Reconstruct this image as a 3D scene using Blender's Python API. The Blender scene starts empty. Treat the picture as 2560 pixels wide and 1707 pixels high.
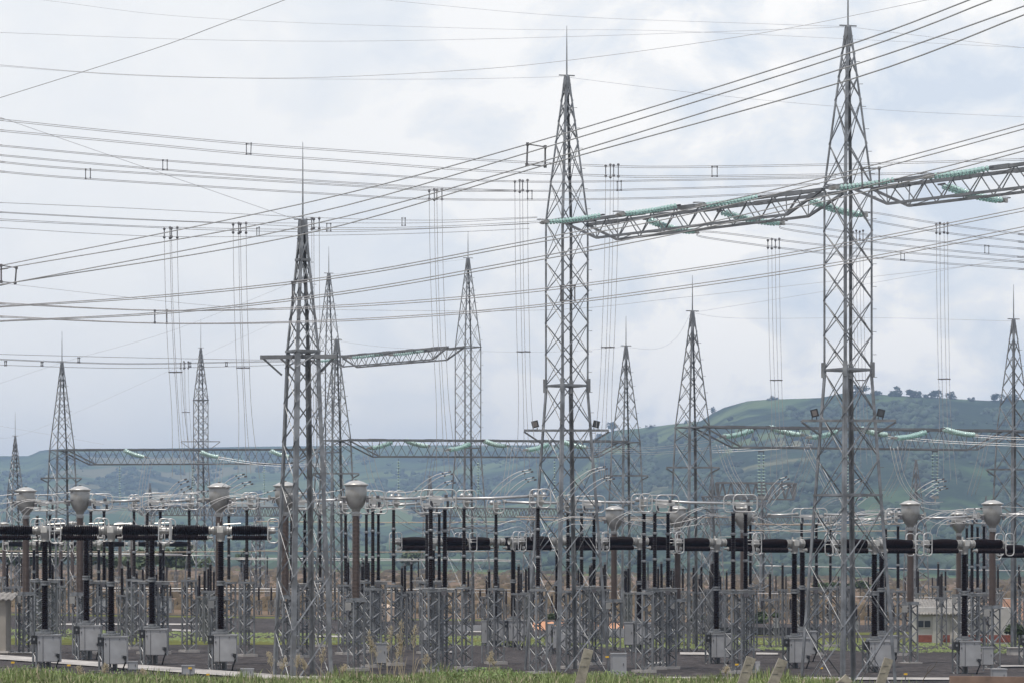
import bpy, math, random
from mathutils import Vector, Matrix, noise
random.seed(7)
SC = bpy.context.scene
COL = SC.collection
F = 8000.0; CH = 4.84; HY = 1400.0; CX = 1280.0; SLOPE = 0.015
R = math.radians
# ---------------- camera ----------------
cam = bpy.data.cameras.new('camera'); camo = bpy.data.objects.new('camera', cam); COL.objects.link(camo)
camo.location = (0, 0, CH); camo.rotation_euler = (R(90), 0, 0)
cam.sensor_width = 36; cam.lens = 36 * F / 2560; cam.shift_y = (HY - 853.5) / 2560
cam.clip_start = 0.5; cam.clip_end = 40000
SC.camera = camo
SC.view_settings.view_transform = 'Standard'; SC.view_settings.look = 'None'
SC.view_settings.gamma = 1; SC.view_settings.exposure = 0.0
# ---------------- sky and sun ----------------
SUN_EL, SUN_AZ = 70, -140      # azimuth measured from +Y towards +X
w = bpy.data.worlds.new('World'); SC.world = w; w.use_nodes = True
nt = w.node_tree; nt.nodes.clear()
def N(nt, typ, **kw):
    n = nt.nodes.new(typ)
    for k, v in kw.items():
        if hasattr(n, k): setattr(n, k, v)
    return n
def ramp(nt, stops, interp='LINEAR'):
    n = nt.nodes.new('ShaderNodeValToRGB'); cr = n.color_ramp; cr.interpolation = interp
    while len(cr.elements) < len(stops): cr.elements.new(0.5)
    for e, (p, c) in zip(cr.elements, stops):
        e.position = p; e.color = (*c, 1) if len(c) == 3 else c
    return n
out = N(nt, 'ShaderNodeOutputWorld'); bg = N(nt, 'ShaderNodeBackground'); sky = N(nt, 'ShaderNodeTexSky')
sky.sky_type = 'NISHITA'; sky.sun_disc = False; sky.sun_elevation = R(SUN_EL); sky.sun_rotation = R(SUN_AZ)
sky.altitude = 700; sky.air_density = 1.2; sky.dust_density = 3.5; sky.ozone_density = 1.0
tc = N(nt, 'ShaderNodeTexCoord')
mp = N(nt, 'ShaderNodeMapping'); mp.inputs['Scale'].default_value = (1, 1, 1.5); mp.inputs['Location'].default_value = (3.31, 0.4, 1.42)
nt.links.new(tc.outputs['Generated'], mp.inputs['Vector'])
n1 = N(nt, 'ShaderNodeTexNoise'); n1.inputs['Scale'].default_value = 21; n1.inputs['Detail'].default_value = 7; n1.inputs['Roughness'].default_value = 0.57
n1.inputs['Distortion'].default_value = 0.35
nt.links.new(mp.outputs[0], n1.inputs['Vector'])
sx = N(nt, 'ShaderNodeSeparateXYZ'); nt.links.new(tc.outputs['Generated'], sx.inputs[0])
# broken cumulus: more contrast towards the right-hand part of the sky
cc = ramp(nt, [(0.36, (5.3, 5.85, 6.6)), (0.44, (6.4, 6.7, 7.05)), (0.50, (7.3, 7.3, 7.3)), (0.56, (8.6, 8.35, 8.0))])
nt.links.new(n1.outputs['Fac'], cc.inputs[0])
veil = N(nt, 'ShaderNodeRGB'); veil.outputs[0].default_value = (7.25, 7.25, 7.2, 1)
mr = N(nt, 'ShaderNodeMapRange'); mr.inputs['From Min'].default_value = -0.10; mr.inputs['From Max'].default_value = 0.06
mr.inputs['To Min'].default_value = 0.12; mr.inputs['To Max'].default_value = 0.85
nt.links.new(sx.outputs['X'], mr.inputs['Value'])
m1 = N(nt, 'ShaderNodeMix'); m1.data_type = 'RGBA'
nt.links.new(mr.outputs[0], m1.inputs['Factor']); nt.links.new(veil.outputs[0], m1.inputs[6]); nt.links.new(cc.outputs[0], m1.inputs[7])
m2 = N(nt, 'ShaderNodeMix'); m2.data_type = 'RGBA'
mz = N(nt, 'ShaderNodeMapRange'); mz.inputs['From Min'].default_value = 0.15; mz.inputs['From Max'].default_value = 0.6
mz.inputs['To Min'].default_value = 0.95; mz.inputs['To Max'].default_value = 0.35
nt.links.new(sx.outputs['Z'], mz.inputs['Value']); nt.links.new(mz.outputs[0], m2.inputs['Factor'])
nt.links.new(sky.outputs[0], m2.inputs[6]); nt.links.new(m1.outputs[2], m2.inputs[7])
nt.links.new(m2.outputs[2], bg.inputs['Color']); bg.inputs['Strength'].default_value = 0.142
nt.links.new(bg.outputs[0], out.inputs['Surface'])
sun = bpy.data.lights.new('sun', 'SUN'); sun.energy = 3.0; sun.angle = R(1.5); sun.color = (1, 0.95, 0.88)
suno = bpy.data.objects.new('sun', sun); COL.objects.link(suno)
sd = Vector((math.sin(R(SUN_AZ)) * math.cos(R(SUN_EL)), math.cos(R(SUN_AZ)) * math.cos(R(SUN_EL)), math.sin(R(SUN_EL))))
suno.rotation_euler = sd.to_track_quat('Z', 'Y').to_euler()

# ---------------- materials ----------------
MATS = {}
def mat(name, col, rough=0.6, metal=0.0, var=0.15, scale=4.0, spec=0.5, trans=0.0, bump=0.0, stain=None, detail=4, em=None):
    m = bpy.data.materials.new(name); m.use_nodes = True; t = m.node_tree
    b = t.nodes['Principled BSDF']
    b.inputs['Roughness'].default_value = rough; b.inputs['Metallic'].default_value = metal
    b.inputs['Specular IOR Level'].default_value = spec; b.inputs['Transmission Weight'].default_value = trans
    tcn = N(t, 'ShaderNodeTexCoord'); no = N(t, 'ShaderNodeTexNoise'); no.inputs['Scale'].default_value = scale; no.inputs['Detail'].default_value = detail
    t.links.new(tcn.outputs['Object'], no.inputs['Vector'])
    lo = tuple(c * (1 - var) for c in col); hi = tuple(min(1, c * (1 + var)) for c in col)
    st = [(0.3, lo), (0.7, hi)]
    if stain: st = [(0.22, stain)] + [(0.42, lo), (0.7, hi)]
    r = ramp(t, st); t.links.new(no.outputs['Fac'], r.inputs[0]); t.links.new(r.outputs[0], b.inputs['Base Color'])
    if bump:
        bp = N(t, 'ShaderNodeBump'); bp.inputs['Strength'].default_value = bump; bp.inputs['Distance'].default_value = 0.05
        t.links.new(no.outputs['Fac'], bp.inputs['Height']); t.links.new(bp.outputs[0], b.inputs['Normal'])
    MATS[name] = m
    return m
STEEL = mat('galvanised_steel', (0.215, 0.22, 0.225), 0.45, 0.45, 0.30, 1.8, stain=(0.13, 0.125, 0.12))
STEELB = mat('weathered_steel', (0.165, 0.167, 0.17), 0.55, 0.35, 0.25, 1.2)
ALU = mat('aluminium', (0.50, 0.49, 0.475), 0.35, 0.45, 0.1, 6)
WIRE = mat('aluminium_wire', (0.34, 0.33, 0.33), 0.5, 0.3, 0.15, 2)
WIREL = mat('bright_aluminium_wire', (0.5, 0.49, 0.48), 0.4, 0.4, 0.1, 3)
CAST = mat('cast_iron_fitting', (0.11, 0.105, 0.11), 0.6, 0.3, 0.2, 8)
BROWN = mat('dark_brown_porcelain', (0.008, 0.003, 0.0035), 0.4, 0, 0.3, 9, 0.15)
TAUPE = mat('taupe_porcelain', (0.135, 0.10, 0.085), 0.35, 0, 0.12, 3, 0.5)
CTHEAD = mat('painted_cast_head', (0.33, 0.32, 0.30), 0.42, 0.3, 0.14, 2.5, stain=(0.2, 0.18, 0.15))
CTDOME = mat('bare_cap', (0.52, 0.50, 0.46), 0.35, 0.4, 0.12, 5)
GLASS = mat('toughened_glass', (0.66, 0.92, 0.85), 0.10, 0, 0.10, 10, 0.7, trans=0.5)
GLASSW = mat('pale_glass', (0.66, 0.86, 0.79), 0.12, 0, 0.10, 10, 0.7, trans=0.35)
BOXM = mat('grey_enamel', (0.315, 0.315, 0.32), 0.45, 0.1, 0.08, 2.2, stain=(0.28, 0.275, 0.265))
BLACK = mat('black_rubber', (0.012, 0.012, 0.013), 0.5, 0, 0.1, 9)
CONC = mat('concrete', (0.29, 0.26, 0.21), 0.9, 0, 0.25, 7, bump=0.3, stain=(0.14, 0.125, 0.10))
CONCW = mat('pale_concrete', (0.42, 0.39, 0.36), 0.9, 0, 0.2, 1.2, stain=(0.22, 0.20, 0.18))
WHITE = mat('white_wall_paint', (0.46, 0.44, 0.41), 0.85, 0, 0.08, 1.5, stain=(0.42, 0.39, 0.34))
BRICK = mat('red_base_paint', (0.22, 0.07, 0.05), 0.85, 0, 0.2, 4)
ROOF = mat('fibre_cement_roof', (0.25, 0.235, 0.215), 0.9, 0, 0.2, 3, stain=(0.2, 0.18, 0.16))
BEIGE = mat('beige_render', (0.30, 0.27, 0.23), 0.9, 0, 0.1, 1.5)
GLASSB = mat('lamp_glass', (0.14, 0.12, 0.11), 0.15, 0, 0.1, 5)
DARKW = mat('window_glass', (0.04, 0.045, 0.05), 0.2, 0, 0.1, 5)
YELL = mat('yellow_plate', (0.70, 0.42, 0.03), 0.5, 0, 0.1, 5)
BARK = mat('bark', (0.08, 0.065, 0.05), 0.9, 0, 0.25, 5)
LEAF = mat('tree_leaves', (0.075, 0.105, 0.040), 0.7, 0, 0.5, 0.6, detail=6)
LEAFF = mat('far_tree_leaves', (0.038, 0.060, 0.030), 0.85, 0, 0.6, 0.03, detail=6)
GRASSM = mat('green_grass_blades', (0.19, 0.235, 0.08), 0.6, 0, 0.45, 1.2)
STRAW = mat('dry_grass', (0.42, 0.35, 0.24), 0.8, 0, 0.25, 2)
SOILR = mat('orange_soil', (0.55, 0.28, 0.16), 0.95, 0, 0.2, 0.8, bump=0.3)

def ground_mat(name, fine, coarse, s1, s2, bump=0.4):
    m = bpy.data.materials.new(name); m.use_nodes = True; t = m.node_tree; b = t.nodes['Principled BSDF']
    b.inputs['Roughness'].default_value = 0.95; b.inputs['Specular IOR Level'].default_value = 0.15
    tcn = N(t, 'ShaderNodeTexCoord')
    a = N(t, 'ShaderNodeTexNoise'); a.inputs['Scale'].default_value = s1; a.inputs['Detail'].default_value = 8; a.inputs['Roughness'].default_value = 0.7
    c = N(t, 'ShaderNodeTexNoise'); c.inputs['Scale'].default_value = s2; c.inputs['Detail'].default_value = 5
    t.links.new(tcn.outputs['Object'], a.inputs['Vector']); t.links.new(tcn.outputs['Object'], c.inputs['Vector'])
    r1 = ramp(t, fine); r2 = ramp(t, coarse)
    t.links.new(a.outputs['Fac'], r1.inputs[0]); t.links.new(c.outputs['Fac'], r2.inputs[0])
    mx = N(t, 'ShaderNodeMix'); mx.data_type = 'RGBA'; mx.blend_type = 'MULTIPLY'; mx.inputs['Factor'].default_value = 1
    t.links.new(r1.outputs[0], mx.inputs[6]); t.links.new(r2.outputs[0], mx.inputs[7]); t.links.new(mx.outputs[2], b.inputs['Base Color'])
    bp = N(t, 'ShaderNodeBump'); bp.inputs['Strength'].default_value = bump; bp.inputs['Distance'].default_value = 0.1
    t.links.new(a.outputs['Fac'], bp.inputs['Height']); t.links.new(bp.outputs[0], b.inputs['Normal'])
    return m
GRAVEL = ground_mat('crushed_stone', [(0.3, (0.020, 0.017, 0.017)), (0.5, (0.056, 0.050, 0.049)), (0.7, (0.135, 0.122, 0.117))], [(0.35, (0.8, 0.78, 0.78)), (0.65, (1.1, 1.08, 1.08))], 2.5, 0.06, 0.8)
FIELD = ground_mat('dry_field', [(0.3, (0.12, 0.082, 0.056)), (0.7, (0.225, 0.155, 0.11))], [(0.35, (0.75, 0.8, 0.7)), (0.65, (1.1, 1.05, 1.0))], 0.3, 0.012)
TURF = ground_mat('mown_turf', [(0.3, (0.065, 0.080, 0.018)), (0.7, (0.155, 0.165, 0.040))], [(0.35, (0.9, 0.9, 0.8)), (0.65, (1.1, 1.0, 1.1))], 0.9, 0.15)
BANKM = ground_mat('bank_soil_and_turf', [(0.3, (0.05, 0.06, 0.02)), (0.7, (0.10, 0.12, 0.04))], [(0.35, (0.8, 0.8, 0.8)), (0.65, (1.1, 1.0, 1.0))], 3, 0.4)

# ---------------- geometry helpers ----------------
def P(px, py, d): return Vector(((px - CX) * d / F, d, CH + (HY - py) * d / F))
def gz(x): return -SLOPE * x
def base(px, d):
    x = (px - CX) * d / F
    return Vector((x, d, gz(x)))
def dist_of(px, yb): return CH * F / (yb - HY - SLOPE * (px - CX))
class MB:
    def __init__(s): s.v = []; s.f = []; s.m = []; s.mats = []; s.cur = 0; s.smooth = []; s.sm = False
    def use(s, m, smooth=False):
        if m not in s.mats: s.mats.append(m)
        s.cur = s.mats.index(m); s.sm = smooth; return s
    def add(s, vs, fs):
        o = len(s.v); s.v.extend([tuple(v) for v in vs])
        for f in fs: s.f.append(tuple(i + o for i in f)); s.m.append(s.cur); s.smooth.append(s.sm)
    def box(s, c, size, rz=0, rx=0):
        c = Vector(c); hx, hy, hz = size[0] / 2, size[1] / 2, size[2] / 2
        M = Matrix.Rotation(rz, 3, 'Z') @ Matrix.Rotation(rx, 3, 'X')
        vs = [c + M @ Vector((x, y, z)) for x in (-hx, hx) for y in (-hy, hy) for z in (-hz, hz)]
        s.add(vs, [(0, 1, 3, 2), (4, 6, 7, 5), (0, 4, 5, 1), (2, 3, 7, 6), (0, 2, 6, 4), (1, 5, 7, 3)])
    def bar(s, p, q, w, h=None, up=None):
        p = Vector(p); q = Vector(q); h = h or w; d = (q - p)
        if d.length < 1e-6: return
        d.normalize(); up = Vector(up) if up else (Vector((0, 0, 1)) if abs(d.z) < 0.9 else Vector((0.3, 1, 0)))
        a = d.cross(up).normalized(); b = a.cross(d).normalized()
        vs = [e + a * (i * w / 2) + b * (j * h / 2) for e in (p, q) for i, j in ((-1, -1), (1, -1), (1, 1), (-1, 1))]
        s.add(vs, [(0, 1, 5, 4), (1, 2, 6, 5), (2, 3, 7, 6), (3, 0, 4, 7), (3, 2, 1, 0), (4, 5, 6, 7)])
    def angle(s, p, q, w, t, a, b):
        # L-section steel: two flanges from the line p-q along directions a and b
        for dr, ot in ((a, b), (b, a)):
            c = Vector(dr) * w / 2
            p1 = Vector(p) + c; q1 = Vector(q) + c
            ar = Vector(dr) * (w / 2); br = Vector(ot) * (t / 2)
            vs = [e + ar * i + br * j for e in (p1, q1) for i, j in ((-1, -1), (1, -1), (1, 1), (-1, 1))]
            s.add(vs, [(0, 1, 5, 4), (1, 2, 6, 5), (2, 3, 7, 6), (3, 0, 4, 7), (3, 2, 1, 0), (4, 5, 6, 7)])
    def path(s, pts, r, n=6, closed=False):
        pts = [Vector(p) for p in pts]; L = len(pts); rings = []
        for i, p in enumerate(pts):
            a = pts[i - 1] if (i > 0 or closed) else p
            b = pts[(i + 1) % L] if (i < L - 1 or closed) else p
            d = (b - a).normalized(); up = Vector((0, 0, 1)) if abs(d.z) < 0.95 else Vector((0, 1, 0))
            if closed and hasattr(s, 'pn'): up = s.pn
            x = d.cross(up).normalized(); y = x.cross(d)
            rr = r[i] if isinstance(r, (list, tuple)) else r
            rings.append([p + x * (rr * math.cos(2 * math.pi * k / n)) + y * (rr * math.sin(2 * math.pi * k / n)) for k in range(n)])
        vs = [v for g in rings for v in g]; fs = []
        for i in range(L if closed else L - 1):
            j = (i + 1) % L
            for k in range(n): fs.append((i * n + k, i * n + (k + 1) % n, j * n + (k + 1) % n, j * n + k))
        if not closed: fs.append(tuple(range(n - 1, -1, -1))); fs.append(tuple((L - 1) * n + k for k in range(n)))
        s.add(vs, fs)
    def tube(s, p, q, r, n=8): s.path([p, q], r, n)
    def lathe(s, prof, o=(0, 0, 0), ax=(0, 0, 1), n=12, cap=True):
        o = Vector(o); ax = Vector(ax).normalized(); up = Vector((0, 0, 1)) if abs(ax.z) < 0.9 else Vector((0, 1, 0))
        x = ax.cross(up).normalized(); y = ax.cross(x)
        vs = [o + ax * z + x * (r * math.cos(2 * math.pi * k / n)) + y * (r * math.sin(2 * math.pi * k / n)) for r, z in prof for k in range(n)]
        fs = []; L = len(prof)
        for i in range(L - 1):
            for k in range(n): fs.append((i * n + k, i * n + (k + 1) % n, (i + 1) * n + (k + 1) % n, (i + 1) * n + k))
        if cap: fs.append(tuple(range(n))); fs.append(tuple((L - 1) * n + k for k in range(n)))
        s.add(vs, fs)
    def mesh(s, name):
        me = bpy.data.meshes.new(name); me.from_pydata(s.v, [], s.f)
        for m in s.mats: me.materials.append(m)
        me.polygons.foreach_set('material_index', s.m); me.polygons.foreach_set('use_smooth', s.smooth)
        me.update(); return me
def obj(name, mb, parent=None, loc=None):
    me = mb.mesh(name) if isinstance(mb, MB) else mb
    o = bpy.data.objects.new(name, me); COL.objects.link(o)
    if parent: o.parent = parent
    if loc is not None: o.location = loc
    return o
def tag(o, label=None, cat=None, group=None, kind=None):
    for k, v in (('label', label), ('category', cat), ('group', group), ('kind', kind)):
        if v: o[k] = v
    return o
def thing(name, loc, label, cat, group=None, rz=0):
    o = bpy.data.objects.new(name, None); COL.objects.link(o); o.location = loc; o.rotation_euler = (0, 0, rz); o.empty_display_size = 0.1
    return tag(o, label, cat, group)
def struct(name, mb):
    return tag(obj(name, mb), kind='structure')
def lerp(a, b, t): return a + (b - a) * t
def interp(tab, x):
    if x <= tab[0][0]: return tab[0][1]
    for (a, ya), (b, yb) in zip(tab, tab[1:]):
        if x <= b: return ya + (yb - ya) * (x - a) / (b - a)
    return tab[-1][1]
def smooth_path(pts, n=8):
    pts = [Vector(p) for p in pts]; out = []
    for i in range(len(pts) - 1):
        p0 = pts[max(i - 1, 0)]; p1 = pts[i]; p2 = pts[i + 1]; p3 = pts[min(i + 2, len(pts) - 1)]
        for k in range(n):
            t = k / n
            out.append(0.5 * ((2 * p1) + (p2 - p0) * t + (2 * p0 - 5 * p1 + 4 * p2 - p3) * t * t + (3 * p1 - p0 - 3 * p2 + p3) * t ** 3))
    out.append(pts[-1]); return out
ORD = ['first', 'second', 'third', 'fourth', 'fifth', 'sixth', 'seventh', 'eighth', 'ninth', 'tenth', 'eleventh', 'twelfth', 'thirteenth', 'fourteenth', 'fifteenth', 'sixteenth', 'seventeenth', 'eighteenth', 'nineteenth', 'twentieth']
def ordw(i, n):
    if i == 0: return 'leftmost'
    if i == n - 1: return 'rightmost'
    if i < 20: return ORD[i] + ' from the left'
    tens = {2: 'twenty', 3: 'thirty', 4: 'forty', 5: 'fifty', 6: 'sixty', 7: 'seventy', 8: 'eighty', 9: 'ninety'}; k = i + 1
    if k % 10 == 0: return tens[k // 10][:-1] + 'ieth from the left'
    return tens[k // 10] + '-' + ORD[k % 10 - 1] + ' from the left'
# ---------------- terrain ----------------
def sheet(name, m, pts, thick=0.0):
    mb = MB().use(m); mb.add(pts, [tuple(range(len(pts)))]); return struct(name, mb)
def strip(name, m, px0, y0a, y0b, px1, y1a, y1b, lift, n=24):
    """a sheet on the sloping ground seen between two outlines: near edge (ya) and far edge (yb) at each end"""
    mb = MB().use(m); vs = []; fs = []
    for i in range(n + 1):
        t = i / n; px = lerp(px0, px1, t)
        for y in (lerp(y0a, y1a, t), lerp(y0b, y1b, t)):
            d = dist_of(px, y); x = (px - CX) * d / F; vs.append((x, d, gz(x) + lift))
    for i in range(n): fs.append((2 * i, 2 * i + 2, 2 * i + 3, 2 * i + 1))
    mb.add(vs, fs); return struct(name, mb)
mb = MB().use(FIELD)
xs = [-420 + 20 * i for i in range(43)]; ys = [262, 300, 400, 600, 900, 1290, 1420]
vs = [(x * (1 if y < 500 else y / 420), y, gz(x * (1 if y < 500 else y / 420)) + (0 if y < 1291 else -6)) for y in ys for x in xs]
fs = [(j * 43 + i, j * 43 + i + 1, (j + 1) * 43 + i + 1, (j + 1) * 43 + i) for j in range(6) for i in range(42)]
mb.add(vs, fs); struct('dry_field', mb)
mb = MB().use(GRAVEL)
vs = [(x, y, gz(x)) for y in (96, 262) for x in (-420, 420)]
mb.add(vs, [(0, 1, 3, 2)]); struct('gravel_yard', mb)
strip('turf_strip', TURF, -300, 1611, 1594, 2900, 1611, 1594, 0.012)
strip('turf_strip', TURF, 1500, 1592, 1586, 2900, 1580, 1574, 0.010)
strip('turf_strip', TURF, -300, 1533, 1529, 1300, 1553, 1549, 0.010)
# concrete trench covers lying on the gravel
for i, (a, b, c, d_, e, g) in enumerate([(-60, 1645, 1634, 1400, 1752, 1738), (780, 1697, 1691, 2700, 1702, 1696), (60, 1563, 1559, 510, 1563, 1559),
                                  (430, 1577, 1573, 530, 1582, 1577), (1700, 1637, 1631, 1780, 1638, 1632), (1620, 1660, 1656, 1665, 1660, 1656),
                                  (790, 1593, 1589, 905, 1594, 1590), (1108, 1633, 1628, 1135, 1633, 1629), (1890, 1637, 1632, 1945, 1637, 1633), (1165, 1581, 1578, 1205, 1581, 1578),
                                  (-40, 1634, 1630, 120, 1634, 1630), (2500, 1668, 1664, 2640, 1668, 1664)]):
    strip('trench_cover', CONCW, a, b, c, d_, e, g, 0.05, n=8)
# foreground grass bank between the camera and the yard
bank_edge = [(-200, 1676), (0, 1674), (400, 1684), (640, 1692), (900, 1690), (1250, 1676), (1450, 1680), (1700, 1690), (1920, 1692), (2080, 1694), (2200, 1714), (2800, 1716)]
def bank_z(x, y):
    px = CX + x * F / max(y, 30)
    crest = CH + (HY - interp(bank_edge, CX + x * F / 60)) * 60 / F
    if y < 61: return crest - 0.10 + 0.12 * noise.noise(Vector((x * 0.5, y * 0.5, 0))) - max(0, 56 - y) * 0.01
    t = min(1, (y - 61) / 34.0); return lerp(crest - 0.12, gz(x) - 0.05, t * t * (3 - 2 * t)) 
mb = MB().use(BANKM); xs = [-26 + 0.8 * i for i in range(66)]; ys = [10, 20, 30, 38, 44, 48, 50, 52, 54, 55, 56, 57, 58, 59, 60, 61, 64, 68, 74, 80, 86, 92, 96, 97]
vs = [(x * (1 if y > 40 else 0.8), y, bank_z(x, y)) for y in ys for x in xs]
fs = [(j * 66 + i, j * 66 + i + 1, (j + 1) * 66 + i + 1, (j + 1) * 66 + i) for j in range(len(ys) - 1) for i in range(65)]
mb.add(vs, fs); struct('grass_bank', mb)

# hills: one height field from the valley beyond the field to the skyline
sky_r = [(-1400, 1140), (0, 1139), (80, 1139), (90, 1127), (140, 1121), (400, 1120), (600, 1116), (860, 1113), (1100, 1112), (1380, 1112), (1481, 1098), (1530, 1076), (1600, 1070),
         (1680, 1060), (1753, 1052), (1782, 1032), (1811, 1018), (1868, 1002), (1920, 998), (2049, 994), (2110, 982), (2180, 984), (2236, 988), (2350, 994), (2465, 1001), (2560, 998), (3000, 990), (4000, 985)]
dr = [(-1400, 5200), (900, 5000), (1380, 4300), (1500, 3600), (1780, 3300), (2200, 3000), (4000, 2900)]
def hill_y(px, t):
    top = interp(sky_r, px)
    k = [(0, 0.0), (0.18, 0.16), (0.35, 0.30), (0.5, 0.42), (0.7, 0.66), (0.85, 0.84), (1, 1.0)]
    e = interp(k, t)
    n = noise.noise(Vector((px * 0.004, t * 3.2, 1.7))) * 0.10 + noise.noise(Vector((px * 0.013, t * 7, 5.1))) * 0.035
    e += n * math.sin(math.pi * min(1, t)) ** 0.7
    b0 = 1446 + SLOPE * (px - 1280); return b0 + (top - b0) * e
def hill_point(px, t):
    D = interp(dr, px); d = 1380 + (D - 1380) * t
    if t <= 1: y = hill_y(px, t)
    else: y = interp(sky_r, px)
    p = P(px, y, d)
    if t > 1: p.z -= (t - 1) * 900
    return p
NX, NT = 360, 90
mbh = MB(); HG = []
for j in range(NT + 6):
    t = j / NT if j <= NT else 1 + (j - NT) * 0.03
    for i in range(NX + 1): HG.append(hill_point(-1400 + 5400 * i / NX, t))
def hills_mat():
    m = bpy.data.materials.new('hillside_vegetation'); m.use_nodes = True; t = m.node_tree; b = t.nodes['Principled BSDF']
    b.inputs['Roughness'].default_value = 0.95; b.inputs['Specular IOR Level'].default_value = 0.1
    c = N(t, 'ShaderNodeTexCoord')
    # parcels of pasture and crops, broken by woodland
    v = N(t, 'ShaderNodeTexVoronoi'); v.inputs['Scale'].default_value = 0.0042; t.links.new(c.outputs['Object'], v.inputs['Vector'])
    sep = N(t, 'ShaderNodeSeparateColor'); t.links.new(v.outputs['Color'], sep.inputs[0])
    fr = ramp(t, [(0.0, (0.060, 0.098, 0.040)), (0.35, (0.080, 0.122, 0.052)), (0.6, (0.112, 0.150, 0.060)), (0.8, (0.16, 0.155, 0.085)), (1.0, (0.072, 0.112, 0.052))], 'CONSTANT')
    t.links.new(sep.outputs[0], fr.inputs[0])
    a = N(t, 'ShaderNodeTexNoise'); a.inputs['Scale'].default_value = 0.0045; a.inputs['Detail'].default_value = 9; a.inputs['Roughness'].default_value = 0.68
    t.links.new(c.outputs['Object'], a.inputs['Vector'])
    sx = N(t, 'ShaderNodeSeparateXYZ'); t.links.new(c.outputs['Object'], sx.inputs[0])
    mr = N(t, 'ShaderNodeMapRange'); mr.inputs['From Min'].default_value = -250; mr.inputs['From Max'].default_value = 420; mr.inputs['To Min'].default_value = -0.03; mr.inputs['To Max'].default_value = 0.10
    t.links.new(sx.outputs[0], mr.inputs['Value'])
    ad = N(t, 'ShaderNodeMath'); ad.operation = 'ADD'; t.links.new(a.outputs['Fac'], ad.inputs[0]); t.links.new(mr.outputs[0], ad.inputs[1])
    wr = ramp(t, [(0.50, (0, 0, 0)), (0.56, (1, 1, 1))]); t.links.new(ad.outputs[0], wr.inputs[0])
    f2 = N(t, 'ShaderNodeTexNoise'); f2.inputs['Scale'].default_value = 0.05; f2.inputs['Detail'].default_value = 6; t.links.new(c.outputs['Object'], f2.inputs['Vector'])
    wd = ramp(t, [(0.35, (0.012, 0.024, 0.014)), (0.65, (0.036, 0.058, 0.028))]); t.links.new(f2.outputs['Fac'], wd.inputs[0])
    mx = N(t, 'ShaderNodeMix'); mx.data_type = 'RGBA'; t.links.new(wr.outputs[0], mx.inputs['Factor']); t.links.new(fr.outputs[0], mx.inputs[6]); t.links.new(wd.outputs[0], mx.inputs[7])
    t.links.new(mx.outputs[2], b.inputs['Base Color'])
    return m
HILLM = hills_mat()
mbh.use(HILLM, True)
W = NX + 1
mbh.add(HG, [(j * W + i, j * W + i + 1, (j + 1) * W + i + 1, (j + 1) * W + i) for j in range(NT + 5) for i in range(NX)])
struct('hills', mbh)
# ---- trees ----
def leafy(mb, c, r, n, size, squash=0.8, seed=0, m=None, lobes=7):
    rnd = random.Random(seed); c = Vector(c)
    if m: mb.use(m)
    cs = [(c + Vector((rnd.gauss(0, .42), rnd.gauss(0, .42), rnd.gauss(0, .32) * squash)) * r, r * rnd.uniform(.3, .6)) for _ in range(lobes)]
    for k in range(n):
        o, rr = rnd.choice(cs)
        v = Vector((rnd.gauss(0, 1), rnd.gauss(0, 1), rnd.gauss(0, 1))).normalized() * rr * rnd.uniform(.55, 1.05); v.z *= squash
        p = o + v; s = size * rnd.uniform(.6, 1.4)
        a = Vector((rnd.gauss(0, 1), rnd.gauss(0, 1), rnd.gauss(0, .6))).normalized() * s; b = a.cross(Vector((rnd.gauss(0, 1), rnd.gauss(0, 1), rnd.gauss(0, 1)))).normalized() * s * .7
        mb.add([p - a, p - b, p + a, p + b], [(0, 1, 2, 3)])
def tree(px, ytop, ybase, d, wpx, label, group, name='tree', seed=0, m=None, n=260, ground=None, cz=.64):
    s = F / d; H = (ybase - ytop) / s; r = wpx / s / 2
    loc = P(px, ybase, d)
    t = thing(name, loc, label, 'tree', group)
    tk = MB().use(BARK); tk.path([(0, 0, -1.5), (r * .05, 0, H * .3), (0, r * .04, H * .62)], [H * .045, H * .035, H * .012], 6)
    rnd = random.Random(seed)
    for k in range(4):
        an = k * 1.6 + rnd.random(); tk.path([(0, 0, H * (.25 + .06 * k)), (math.cos(an) * r * .55, math.sin(an) * r * .55, H * (.55 + .08 * k))], [H * .02, H * .008], 5)
    obj('trunk', tk, t)
    cr = MB(); leafy(cr, (0, 0, H * cz), r * 1.05, n, r * .15, squash=min(1.2, H * .36 / r), seed=seed, m=m or LEAF, lobes=9)
    obj('crown', cr, t); return t
# skyline trees on the big hill, one by one
sk = [(1782, 24, 12, 'thin'), (1717, 12, 14, ''), (1628, 12, 12, ''), (1530, 30, 26, 'broad'), (1500, 12, 16, ''), (2147, 28, 34, 'tall'), (2190, 16, 22, ''), (2233, 20, 34, 'broad'), (2284, 24, 30, ''), (2302, 16, 12, 'small'),
      (2318, 14, 14, 'small'), (2336, 26, 26, ''), (2376, 24, 20, 'upright'), (2430, 10, 14, 'low'), (2487, 26, 22, 'squarish'), (2519, 14, 16, 'low'), (2540, 18, 14, ''), (1932, 10, 18, 'low')]
sk.sort()
for i, (px, h, wd_, kd) in enumerate(sk):
    yb = interp(sky_r, px) + 9
    tree(px, yb - h * 1.15 - 6, yb, interp(dr, px) - 8, wd_ * 1.2, f"{kd + ' ' if kd else ''}hazy tree on the hill skyline, {ordw(i, len(sk))} of the skyline trees", 'trees along the skyline of the hill', seed=i, m=LEAFF, n=420, name='hilltop_tree', cz=.5)
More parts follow.
